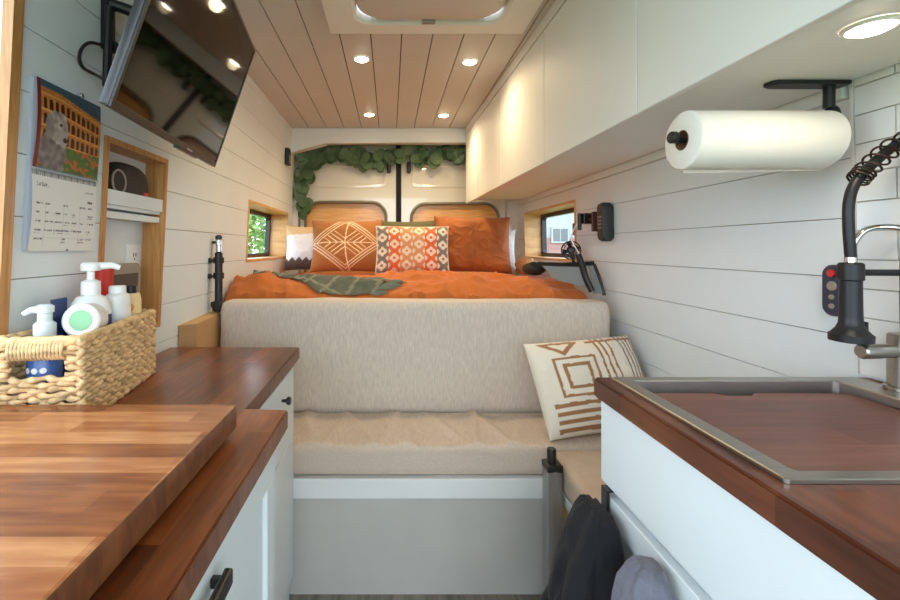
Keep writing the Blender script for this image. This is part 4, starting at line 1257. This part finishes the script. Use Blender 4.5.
# power outlet
t = thing('power_outlet', 'white double power outlet on the back of the cubby', 'outlet', (XL(0) - 0.055, 1.388, -0.11))
bm = B()
rr = rrect(0.074, 0.12, 0.006, 3)
loft(bm, [[PC(1.392 + x * s, -0.047 + z * s, DC - d) for x, z in rr] for s, d in ((1, 0), (1, 0.004), (0.95, 0.0065))])
obj('cover_plate', bm, M['white_pl'], t)
for zc in (-0.026, -0.068):
    bm = B(); rr = rrect(0.032, 0.029, 0.010, 4)
    loft(bm, [[PC(1.392 + x, zc + z, DC - d) for x, z in rr] for d in (0.0066, 0.0085)])
    so = obj('socket', bm, M['white_pl'], t)
    bm = B()
    for dy in (-0.006, 0.006): slabC(bm, 1.392 + dy - 0.0018, 1.392 + dy + 0.0018, zc - 0.001, zc + 0.010, DC - 0.0092, DC - 0.0086)
    slabC(bm, 1.3895, 1.3945, zc - 0.011, zc - 0.006, DC - 0.0092, DC - 0.0086)
    sub('slots', bm, M['black'], so)
bm = B(); slabC(bm, 1.160, 1.185, -0.03, 0.03, DC - 0.012, DC - 0.0005)
tag(obj('wall_switch', bm, M['black']), 'small black switch inside the cubby beside the calendar', 'switch')
t = thing('tissue_holder', 'greige plastic box with dark slot standing in the cubby bottom', 'box', (XL(-.2) - .02, 1.28, z0 + f))
bm = B()
rr = rrect(0.185, 0.198, 0.02, 4)
zc = z0 + f + 0.099 + .0005
loft(bm, [[PC(1.262 + x * s, zc + z * s, d) for x, z in rr] for s, d in ((1, DC - .002), (1, 0.010), (0.96, 0.006))])
obj('body', bm, M['greige'], t)
bm = B(); slabC(bm, 1.185, 1.335, zc + 0.030, zc + 0.070, 0.0045, 0.0058)
obj('slot', bm, M['brownd'], t)

# ------------------------------------------------------------------ basket and its contents
BZ = LZ
c0 = Vector((-0.588, 0.842)); c1 = Vector((-0.650, 1.222))
ydir = (c1 - c0).normalized(); xdir = Vector((-ydir.y, ydir.x))         # xdir points to the wall
BL, BW, BH = (c1 - c0).length, 0.160, 0.172
corn = [c0, c1, c1 + xdir * (BW - 0.065), c0 + xdir * BW]
def bask(s):          # perimeter point; s in [0, total)
    r = 0.012
    segs = []
    for i in range(4):
        a, b = corn[i], corn[(i + 1) % 4]; segs.append((a, b, (b - a).length))
    for a, b, l in segs:
        if s < l:
            d = (b - a) / l; nrm = Vector((d.y, -d.x)); return a + d * s, nrm
        s -= l
    return corn[0].copy(), Vector((1, 0))
per = sum((corn[(i + 1) % 4] - corn[i]).length for i in range(4))
front0 = per - (corn[0] - corn[3]).length       # the end that faces the camera: from corn[3] to corn[0]
t = thing('basket', 'woven straw basket holding toiletries on the left worktop', 'basket', (-0.66, 1.03, BZ))
bm = B()
rows = 17
ns = 240
for k in range(rows):
    z = BZ + 0.007 + k * (BH - 0.014) / (rows - 1)
    def span(sa, sb):
        n = max(4, int((sb - sa) / per * ns))
        pts, rad = [], []
        for i in range(n + 1):
            s = sa + (sb - sa) * i / n
            p, nr = bask(min(s, per - 1e-6))
            ph = s / 0.0165 * PI + (PI if k % 2 else 0)
            off = 0.0042 * math.sin(ph)
            q = p - nr * 0.006 + nr * off
            pts.append((q.x, q.y, z + 0.002 * math.sin(ph * 0.5 + k) + 0.0012 * noise.noise((s * 40, k, 0)))); rad.append(0.0058 + 0.0016 * math.sin(ph + PI / 2))
        tube(bm, pts, rad, 7)
    fw = per - front0
    if 0.100 < z - BZ < 0.138:
        span(0, front0 + fw * 0.20); span(front0 + fw * 0.80, per)
    else: span(0, per * 0.9999)
# floor of the basket
q = [(c.x, c.y) for c in [corn[0] + Vector((-.008, .01)), corn[1] + Vector((-.01, -.01)), corn[2] + Vector((.008, -.01)), corn[3] + Vector((.01, .01))]]
loft(bm, [[(x, y, BZ + 0.001) for x, y in q], [(x, y, BZ + 0.006) for x, y in q]])
obj('body', bm, M['straw'], t, angle=180)
bm = B()
n = 150
pts = []
for i in range(n):
    p, nr = bask(per * i / n); pts.append((p.x - nr.x * 0.006, p.y - nr.y * 0.006, BZ + BH - 0.002 + 0.0012 * math.sin(i * 1.9)))
tube(bm, pts, [0.0085 + 0.0012 * math.sin(i * 2.1) for i in range(n)], 8, loop=True)
obj('rim', bm, M['straw'], t, angle=180)
bm = B()
fw = per - front0
for k in range(15):
    s = front0 + fw * (0.22 + 0.56 * k / 14)
    p, nr = bask(s)
    tube(bm, [(p.x - nr.x * (0.006 - 0.0115 * math.cos(a)), p.y - nr.y * (0.006 - 0.0115 * math.cos(a)), BZ + 0.152 + 0.017 * math.sin(a)) for a in [2 * PI * j / 10 for j in range(10)]], 0.0036, 6, loop=True)
obj('handle_wrap', bm, M['straw'], t, angle=180)

IN = BZ + 0.0065
def bottle(name, label, cat, x, y, prof, material, seg=28): 
    t = thing(name, label, cat, (x, y, IN))
    bm = B(); lathe(bm, prof, (x, y, IN), (0, 0, 1), seg); obj('body', bm, material, t, angle=40)
    return t
# big white pump bottle
x, y = -0.688, 1.012
t = bottle('pump_bottle', 'large white lotion bottle with tall pump in the basket', 'bottle', x, y, [(0.036, 0), (0.0405, 0.004), (0.0405, 0.19), (0.038, 0.212), (0.030, 0.226), (0.019, 0.232)], M['white_pl'])
bm = B(); lathe(bm, [(0.0408, 0.145), (0.041, 0.146), (0.041, 0.186), (0.0408, 0.187)], (x, y, IN), (0, 0, 1), 28, caps=False); obj('label', bm, M['navy'], t)['label'] = 'navy blue label band'
bm = B()
lathe(bm, [(0.0195, 0.2325), (0.0195, 0.262), (0.012, 0.266), (0.008, 0.268), (0.008, 0.286), (0.020, 0.288), (0.021, 0.300), (0.016, 0.306)], (x, y, IN), (0, 0, 1), 24)
tube(bm, [(x, y, IN + 0.297), (x + 0.035, y + 0.020, IN + 0.299), (x + 0.050, y + 0.028, IN + 0.293)], [0.010, 0.008, 0.006], 10)
obj('pump', bm, M['white_pl'], t, angle=40)
# round tub lying with its lid to the camera
t = thing('cream_jar', 'round white jar with pale green lid disc propped at the basket front', 'jar', (-0.632, 0.905, IN))
ax = Vector((0.30, -1, 0.12)).normalized(); c = Vector((-0.653, 0.942, -0.154))
bm = B(); lathe(bm, [(0.033, -0.03), (0.036, -0.028), (0.036, 0.006), (0.035, 0.022), (0.031, 0.026), (0.022, 0.0245)], c, ax, 32); obj('body', bm, M['white_pl'], t, angle=40)
bm = B(); lathe(bm, [(0.0215, 0.0247), (0.021, 0.0262), (0.012, 0.0265)], c, ax, 32); obj('lid_disc', bm, M['green'], t)['label'] = 'pale green disc'
bm = B(); box(bm, -0.660, -0.626, 0.925, 0.965, IN, -0.200, 0.004)
tag(obj('soap_box', bm, M['white_pl']), 'white box under the propped jar inside the basket', 'box')
# foam pump bottle
x, y = -0.698, 0.890
t = bottle('foam_bottle', 'blue foam soap bottle with milky pump showing through the basket handle', 'bottle', x, y, [(0.027, 0), (0.030, 0.004), (0.030, 0.118), (0.026, 0.130)], M['blue_pl'])
bm = B(); lathe(bm, [(0.0262, 0.1302), (0.0262, 0.142), (0.019, 0.158), (0.0195, 0.1705)], (x, y, IN), (0, 0, 1), 24); obj('shoulder', bm, M['clear_pl'], t)
bm = B(); lathe(bm, [(0.0195, 0.1706), (0.0195, 0.186), (0.013, 0.192), (0.013, 0.208), (0.016, 0.210), (0.016, 0.222), (0.010, 0.226)], (x, y, IN), (0, 0, 1), 24)
tube(bm, [(x, y, IN + 0.216), (x - 0.020, y - 0.012, IN + 0.215), (x - 0.030, y - 0.018, IN + 0.208)], [0.009, 0.007, 0.005], 10)
obj('pump', bm, M['clear_pl'], t, angle=40)
bm = B()
for a0 in (-2.0, -1.5, -1.0): lathe(bm, [(0.006, 0), (0.0055, 0.0006)], (x + 0.030 * math.cos(a0), y + 0.030 * math.sin(a0), IN + 0.098), (math.cos(a0), math.sin(a0), 0), 12)
obj('printed_mark', bm, M['white_pl'], t)['label'] = 'white printed mark'
# others
bm = B(); box(bm, -0.727, -0.7275 + 0.006, 0.94, 0.985, IN, -0.108, 0.002); 
for v in bm.verts: v.co.z += 0.012 * noise.noise((v.co.y * 20, 0, 0))
tag(obj('pouch', bm, M['navy']), 'dark blue flat pouch between the foam bottle and the wall', 'pouch')
bm = B(); box(bm, -0.726, -0.700, 1.072, 1.118, IN, -0.046, 0.004)
tag(obj('carton', bm, M['red']), 'bright red carton standing behind the white pump bottle', 'box')
t = thing('flip_bottle', 'squat white bottle in basket beside the cream coloured bottle', 'bottle', (-0.688, 1.10, IN))
bm = B()
rr = rrect(0.036, 0.075, 0.016, 5)
def oval(x, y, w, l, r, zs): return [[(x + a * s, y + b * s, IN + z) for a, b in rrect(w, l, r, 5)] for z, s in zs]
loft(bm, oval(-0.672, 1.085, 0.050, 0.062, 0.022, ((0, 0.95), (0.004, 1), (0.205, 1), (0.222, 0.92), (0.228, 0.7))))
obj('body', bm, M['white_pl'], t, angle=40)
bm = B(); lathe(bm, [(0.019, 0.2285), (0.019, 0.244), (0.017, 0.247)], (-0.672, 1.085, IN), (0, 0, 1), 24); obj('cap', bm, M['white_pl'], t, angle=40)
t = thing('lotion_bottle', 'cream coloured bottle with orange emblem at far end of the basket', 'bottle', (-0.66, 1.145, IN))
bm = B(); loft(bm, oval(-0.678, 1.150, 0.040, 0.048, 0.012, ((0, 0.95), (0.004, 1), (0.205, 1), (0.222, 0.85))))
obj('body', bm, M['cream'], t, angle=40)
bm = B(); lathe(bm, [(0.012, 0), (0.011, 0.0006)], (-0.668, 1.1255, IN + 0.187), (0.35, -0.94, 0), 18)
obj('emblem', bm, M['orange'], t)['label'] = 'round orange emblem'
bm = B(); lathe(bm, [(0.014, 0.2225), (0.014, 0.240), (0.012, 0.242)], (-0.678, 1.15, IN), (0, 0, 1), 18); obj('cap', bm, M['black'], t, angle=40)['label'] = 'black cap'
x, y = -0.686, 1.180
t = bottle('tube', 'small white tube with blue base at the farthest basket corner', 'tube', x, y, [(0.011, 0), (0.012, 0.003), (0.012, 0.205), (0.009, 0.21)], M['white_pl'], 16)
bm = B(); lathe(bm, [(0.0125, 0.165), (0.0128, 0.166), (0.0128, 0.186), (0.0125, 0.187)], (x, y, IN), (0, 0, 1), 16, caps=False); obj('band', bm, M['blue_pl'], t)

# ------------------------------------------------------------------ cardboard box, light stand
t = thing('cardboard_box', 'flat brown cardboard box wedged between left wall and beige backrest', 'box', (-0.735, 1.75, -0.67))
bm = B(); hexa(bm, [(-0.785, 1.60, -0.670), (-0.724, 1.645, -0.670), (-0.724, 1.93, -0.670), (-0.785, 1.93, -0.670), (-0.766, 1.60, -0.285), (-0.720, 1.645, -0.285), (-0.720, 1.93, -0.275), (-0.766, 1.93, -0.275)])
obj('body', bm, M['card'], t, smooth=False)
bm = B(); hexa(bm, [(-0.768, 1.598, -0.2845), (-0.719, 1.643, -0.2845), (-0.719, 1.93, -0.2745), (-0.768, 1.93, -0.2745), (-0.768, 1.598, -0.281), (-0.719, 1.643, -0.281), (-0.719, 1.93, -0.271), (-0.768, 1.93, -0.271)])
obj('lid_flap', bm, M['cardflap'], t, smooth=False)
t = thing('light_stand', 'folded black light stand with silver joints against left wall by the bed', 'tripod', (-0.733, 1.86, -0.27))
sx, sy = -0.728, 1.87
bm = B(); tube(bm, [(sx, sy, -0.268), (sx, sy, -0.02)], 0.016, 14); tube(bm, [(sx, sy, -0.02), (sx, sy, 0.012)], 0.011, 14)
obj('pole', bm, M['black'], t)
bm = B()
lathe(bm, [(0.022, -0.268), (0.026, -0.262), (0.026, -0.232), (0.021, -0.225)], (sx, sy, 0), (0, 0, 1), 16)
tube(bm, [(sx - 0.03, sy - .006, -0.24), (sx, sy, -0.24)], 0.012, 10)
obj('leg_hub', bm, M['rubber'], t)
for za, zb in ((-0.13, -0.105), (-0.065, -0.04)):
    bm = B(); lathe(bm, [(0.0215, za), (0.0215, zb)], (sx, sy, 0), (0, 0, 1), 16)
    obj('collar', bm, M['rubber'], t)
for z in (-0.118, -0.052):
    bm = B(); lathe(bm, [(0.006, 0), (0.006, 0.014), (0.011, 0.015), (0.011, 0.024), (0.008, 0.026)], (sx - 0.014, sy - 0.014, z), (-0.6, -0.8, 0), 10)
    obj('clamp_knob', bm, M['black'], t)
bm = B(); lathe(bm, [(0.009, 0.010), (0.013, 0.012), (0.013, 0.034), (0.009, 0.036)], (sx, sy, 0), (0, 0, 1), 14); lathe(bm, [(0.008, -0.02), (0.012, -0.015), (0.012, 0.01)], (sx + .002, sy - .002, 0), (0, 0, 1), 14)
obj('spigot', bm, M['chrome'], t)
bm = B(); lathe(bm, [(0.012, 0.0365), (0.014, 0.039), (0.014, 0.05), (0.008, 0.055)], (sx, sy, 0), (0, 0, 1), 14); tube(bm, [(sx - 0.03, sy, 0.024), (sx - .011, sy, 0.024)], 0.006, 8)
obj('head_clamp', bm, M['black'], t)

# small black box on the left wall by the rear
t = thing('wall_sensor', 'small black wall box high on the left wall near the garland', 'sensor', (XL(.63), 3.05, 0.57))
bm = B(); z = 0.63
box(bm, XL(.58) + 0.001, XL(.68) + 0.026, 3.02, 3.09, 0.575, 0.69, 0.006)
obj('body', bm, M['black'], t)
bm = B(); box(bm, XL(.68) + 0.0265, XL(.68) + 0.028, 3.03, 3.08, 0.585, 0.64, 0.0005)
obj('grille', bm, M['greige'], t)

# ------------------------------------------------------------------ eucalyptus garland
t = thing('garland', 'green eucalyptus leaf garland hung across the top of the rear doors', 'garland', (-0.1, 3.33, 0.3))
GY = 3.365
gp = [(-0.66, 0.30), (-0.70, 0.43), (-0.665, 0.56), (-0.64, 0.68), (-0.55, 0.715), (-0.40, 0.735), (-0.25, 0.70), (-0.12, 0.665), (0.02, 0.715), (0.18, 0.725), (0.32, 0.70), (0.45, 0.735), (0.60, 0.72)]
cur = spline([(x, GY + 0.006 * math.sin(i * 2), z) for i, (x, z) in enumerate(gp)], 10)
bm = B(); tube(bm, cur, 0.004, 6)
obj('stem', bm, M['stem'], t)
bm = B()
random.seed(21)
for i, p in enumerate(cur):
    for k in range(2 if i % 10 < 7 else 1):
        r = random.uniform(0.030, 0.050)
        c = p + Vector((random.uniform(-0.05, 0.05), random.uniform(-0.05, 0.012), random.uniform(-0.062, 0.034)))
        if i < 32: c.x = max(c.x, -0.685)
        c.y = max(3.30, min(3.385, c.y))
        nrm = Vector((random.uniform(-0.7, 0.7), -1, random.uniform(-0.5, 0.7))).normalized()
        a, b = frame_axes(nrm)
        ctr = bm.verts.new(c - nrm * 0.004)
        rimv = []
        for j in range(10):
            an = 2 * PI * j / 10
            rimv.append(bm.verts.new(c + (a * math.cos(an) * r + b * math.sin(an) * r * 1.08)))
        for j in range(10): bm.faces.new((ctr, rimv[j], rimv[(j + 1) % 10]))
obj('leaves', bm, M['leaf'], t, normals=False)

# ------------------------------------------------------------------ things at the right of the bed
t = thing('camp_chair', 'folded grey and black camp chair leaning on right wall beside the bed', 'chair', (0.86, 2.1, -0.22))
def quad(bm, q, th=0.006):
    q = [Vector(p) for p in q]; n = (q[1] - q[0]).cross(q[3] - q[0]).normalized() * th
    loft(bm, [q, [p + n for p in q]])
bm = B(); quad(bm, [(0.715, 2.075, -0.082), (0.868, 2.02, -0.088), (0.890, 1.995, -0.176), (0.775, 2.04, -0.150)])
obj('seat_fabric', bm, M['greyfab'], t, smooth=False)
bm = B(); quad(bm, [(0.918, 2.035, -0.080), (0.950, 2.03, -0.082), (0.966, 1.985, -0.205), (0.925, 2.0, -0.205)])
obj('back_fabric', bm, M['greyfab'], t, smooth=False)
bm = B()
tube(bm, [(0.70, 2.085, -0.075), (0.80, 2.05, -0.078), (0.936, 2.02, -0.070)], 0.010, 8)
tube(bm, spline([(0.868, 2.03, -0.030), (0.880, 2.015, -0.08), (0.890, 1.995, -0.14), (0.912, 1.985, -0.195)], 6), 0.014, 10)
tube(bm, spline([(0.944, 2.035, -0.074), (0.958, 2.01, -0.14), (0.968, 1.988, -0.214)], 6), 0.007, 8)
obj('frame', bm, M['black'], t)
bm = B(); bmesh.ops.create_icosphere(bm, subdivisions=3, radius=1)
for v in bm.verts:
    p = v.co; d = 1 + 0.15 * noise.noise(p * 2)
    v.co = Vector((0.775 + p.x * 0.060 * d, 2.36 + p.y * 0.07 * d, -0.110 + p.z * 0.036 * d))
tag(obj('bag', bm, M['rubber'], angle=180), 'small black bag lying on duvet behind the camp chair', 'bag')
# clip fan by the window
t = thing('clip_fan', 'small round black clip fan by the right window', 'fan', (0.93, 2.22, -0.075))
fc = Vector((0.912, 2.215, -0.012)); ax = Vector((-0.45, -0.85, 0.1)).normalized(); a, b = frame_axes(ax)
bm = B()
for rr_, dd in ((0.045, 0.0), (0.045, 0.018), (0.032, 0.022), (0.018, 0.024)):
    tube(bm, [fc + ax * dd + (a * math.cos(2 * PI * j / 28) + b * math.sin(2 * PI * j / 28)) * rr_ for j in range(28)], 0.0025, 6, loop=True)
for j in range(10):
    an = 2 * PI * j / 10; e = a * math.cos(an) + b * math.sin(an)
    tube(bm, [fc + e * 0.045, fc + ax * 0.018 + e * 0.045, fc + ax * 0.024 + e * 0.012], 0.0018, 5)
obj('cage', bm, M['black'], t)
bm = B(); lathe(bm, [(0.012, -0.018), (0.020, -0.014), (0.020, 0.0), (0.012, 0.006)], fc, ax, 16); obj('motor', bm, M['black'], t)
bm = B()
for j in range(4):
    an = 2 * PI * j / 4; e = a * math.cos(an) + b * math.sin(an); g2 = a * -math.sin(an) + b * math.cos(an)
    loft(bm, [[fc + ax * 0.008 + e * 0.012, fc + ax * 0.012 + e * 0.012 + g2 * 0.012], [fc + ax * 0.006 + e * 0.040 - g2 * 0.006, fc + ax * 0.014 + e * 0.040 + g2 * 0.020]], False, False)
bmesh.ops.solidify(bm, geom=bm.faces[:], thickness=0.001)
obj('blades', bm, M['rubber'], t)
bm = B(); tube(bm, [fc - ax * 0.016, fc + Vector((0.012, 0.012, -0.03)), fc + Vector((0.02, 0.01, -0.078))], 0.008, 8); box(bm, fc.x - 0.010, fc.x + 0.036, fc.y - 0.01, fc.y + 0.03, fc.z - 0.098, fc.z - 0.074, 0.003)
obj('clip', bm, M['black'], t)
# arm bracket and holder
t = thing('device_bracket', 'short black swing bracket fixed to white wall right of the window', 'bracket', (0.95, 2.06, 0.10))
bm = B(); box(bm, 0.915, 0.967, 2.075, 2.115, 0.115, 0.165, 0.003); obj('wall_arm', bm, M['black'], t)
bm = B(); tube(bm, [(0.905, 2.10, 0.085), (0.905, 2.10, 0.165)], 0.009, 10); tube(bm, [(0.905, 2.10, 0.14), (0.930, 2.09, 0.14)], 0.008, 8); obj('joint', bm, M['black'], t)
bm = B(); box(bm, 0.918, 0.968, 1.995, 2.008, 0.075, 0.165, 0.002); tube(bm, [(0.94, 2.008, 0.125), (0.94, 2.076, 0.135)], 0.007, 8); obj('plate', bm, mat('maroon_plastic', (78, 44, 46), 0.4), t)['label'] = 'maroon end plate'
t = thing('wall_holder', 'tall black moulded device holder on white wall above the camp chair', 'holder', (0.95, 1.94, 0.03))
bm = B()
rr = rrect(0.056, 0.172, 0.022, 6)
yc, zc = 1.945, 0.115
rings = []
for d, s in ((0.001, 0.9), (0.010, 1.0), (0.040, 1.0), (0.050, 0.92)):
    rings.append([(XR(zc + z) - d + 0.0015 * 0, yc + y * s, zc + z * s) for y, z in rr])
loft(bm, rings)
obj('shell', bm, mat('charcoal_plastic', (44, 48, 50), 0.4), t, angle=40)
bm = B()
for k in range(4): box(bm, XR(zc) - 0.0535, XR(zc) - 0.0505, yc - 0.016, yc + 0.016, zc - 0.03 + k * 0.016, zc - 0.022 + k * 0.016, 0.001)
obj('buttons', bm, M['greige'], t)
bm = B()
tube(bm, spline([(0.900, 2.10, 0.12), (0.885, 2.12, 0.09), (0.880, 2.13, 0.04), (0.893, 2.10, -0.01), (0.905, 2.06, -0.055), (0.890, 2.035, -0.058)], 8), 0.0028, 6)
tag(obj('cable', bm, M['white_pl']), 'thin white cable hanging from the swing bracket to the camp chair', 'cable')

# ------------------------------------------------------------------ outside
GZ = -1.9
bm = B(); box(bm, -30, 30, -20, 40, GZ - 0.1, GZ)
o = struct('ground', bm, M['grass'], 'grass outside the van', 'ground', smooth=False)
t = thing('tree', 'leafy green tree outside the left window', 'tree', (-4.3, 12.8, GZ))
bm = B(); tube(bm, [(-4.3, 12.8, GZ), (-4.25, 12.8, 0.2), (-4.1, 12.7, 1.4)], [0.16, 0.12, 0.05], 10)
for k in range(7):
    a = k * 0.9; tube(bm, [(-4.27, 12.8, -0.8 + 0.25 * k), (-4.27 + 0.9 * math.cos(a), 12.8 + 0.9 * math.sin(a), -0.3 + 0.3 * k)], [0.05, 0.02], 6)
obj('trunk', bm, M['bark'], t)
bm = B(); random.seed(5)
for k in range(3600):
    v = Vector((random.gauss(0, 1), random.gauss(0, 1), random.gauss(0, 1))).normalized() * (random.random() ** 0.5)
    c = Vector((-4.2 + v.x * 1.9, 12.8 + v.y * 1.7, 0.55 + v.z * 1.7))
    n = Vector((random.gauss(0, 1), random.gauss(0, 1) - 0.8, random.gauss(0, 1) + 0.5)).normalized(); a, b = frame_axes(n); s = random.uniform(0.05, 0.11)
    bm.faces.new([bm.verts.new(c + a * s * p + b * s * q) for p, q in ((-1, 0), (0, -.6), (1, 0), (0, .6))])
obj('crown', bm, M['tree'], t, normals=False, smooth=False)
t = thing('house', 'pale house with white window outside the right window', 'house', (6.4, 15.5, GZ))
bm = B(); box(bm, 3.6, 9.5, 14.0, 18.0, GZ, 0.30, mi=0); box(bm, 3.6, 9.5, 14.02, 18, 0.30, 1.5, mi=1)
for k in range(14):
    z = GZ + 0.16 * k
    box(bm, 3.6, 9.5, 13.985, 14.0, z + 0.13, z + 0.15, mi=1 if False else 0)
obj('wall', bm, [M['siding'], M['housew']], t, smooth=False)
bm = B(); box(bm, 5.12, 5.68, 13.94, 13.99, 0.16, 0.66); fo = obj('window', bm, M['housew'], t, smooth=False)
bm = B(); box(bm, 5.17, 5.385, 13.93, 13.94, 0.21, 0.61); box(bm, 5.415, 5.63, 13.93, 13.94, 0.21, 0.61); sub('pane', bm, M['housegl'], fo, smooth=False)
bm = B()
loft(bm, [[(3.3, 13.7, 1.5), (3.3, 18.3, 1.5), (3.3, 16, 2.9)], [(9.8, 13.7, 1.5), (9.8, 18.3, 1.5), (9.8, 16, 2.9)]])
obj('roof', bm, M['greige'], t, smooth=False)

# ------------------------------------------------------------------ daylight, camera, view
w = bpy.data.worlds.new('World'); S.world = w; w.use_nodes = True
bg = w.node_tree.nodes['Background']
bg.inputs[0].default_value = (0.77, 0.89, 1.0, 1); bg.inputs[1].default_value = 3.9

cam = bpy.data.cameras.new('camera'); co = bpy.data.objects.new('camera', cam); C.objects.link(co)
cam.sensor_width = 36; cam.lens = 36 * F / 900
cam.shift_x = (450 - 390) / 900; cam.shift_y = (248 - 300) / 900
cam.clip_start = 0.02
co.location = (0, 0, H); co.rotation_euler = (PI / 2, 0, 0)
S.camera = co
vs = S.view_settings
vs.view_transform = 'Standard'; vs.look = 'None'; vs.gamma = 1; vs.exposure = 0.58; vs.use_curve_mapping = False
S.cycles.use_denoising = True
S.cycles.max_bounces = 10; S.cycles.diffuse_bounces = 6; S.cycles.glossy_bounces = 4; S.cycles.transparent_max_bounces = 12
S.cycles.sample_clamp_indirect = 6
S.cycles.caustics_reflective = False; S.cycles.caustics_refractive = False
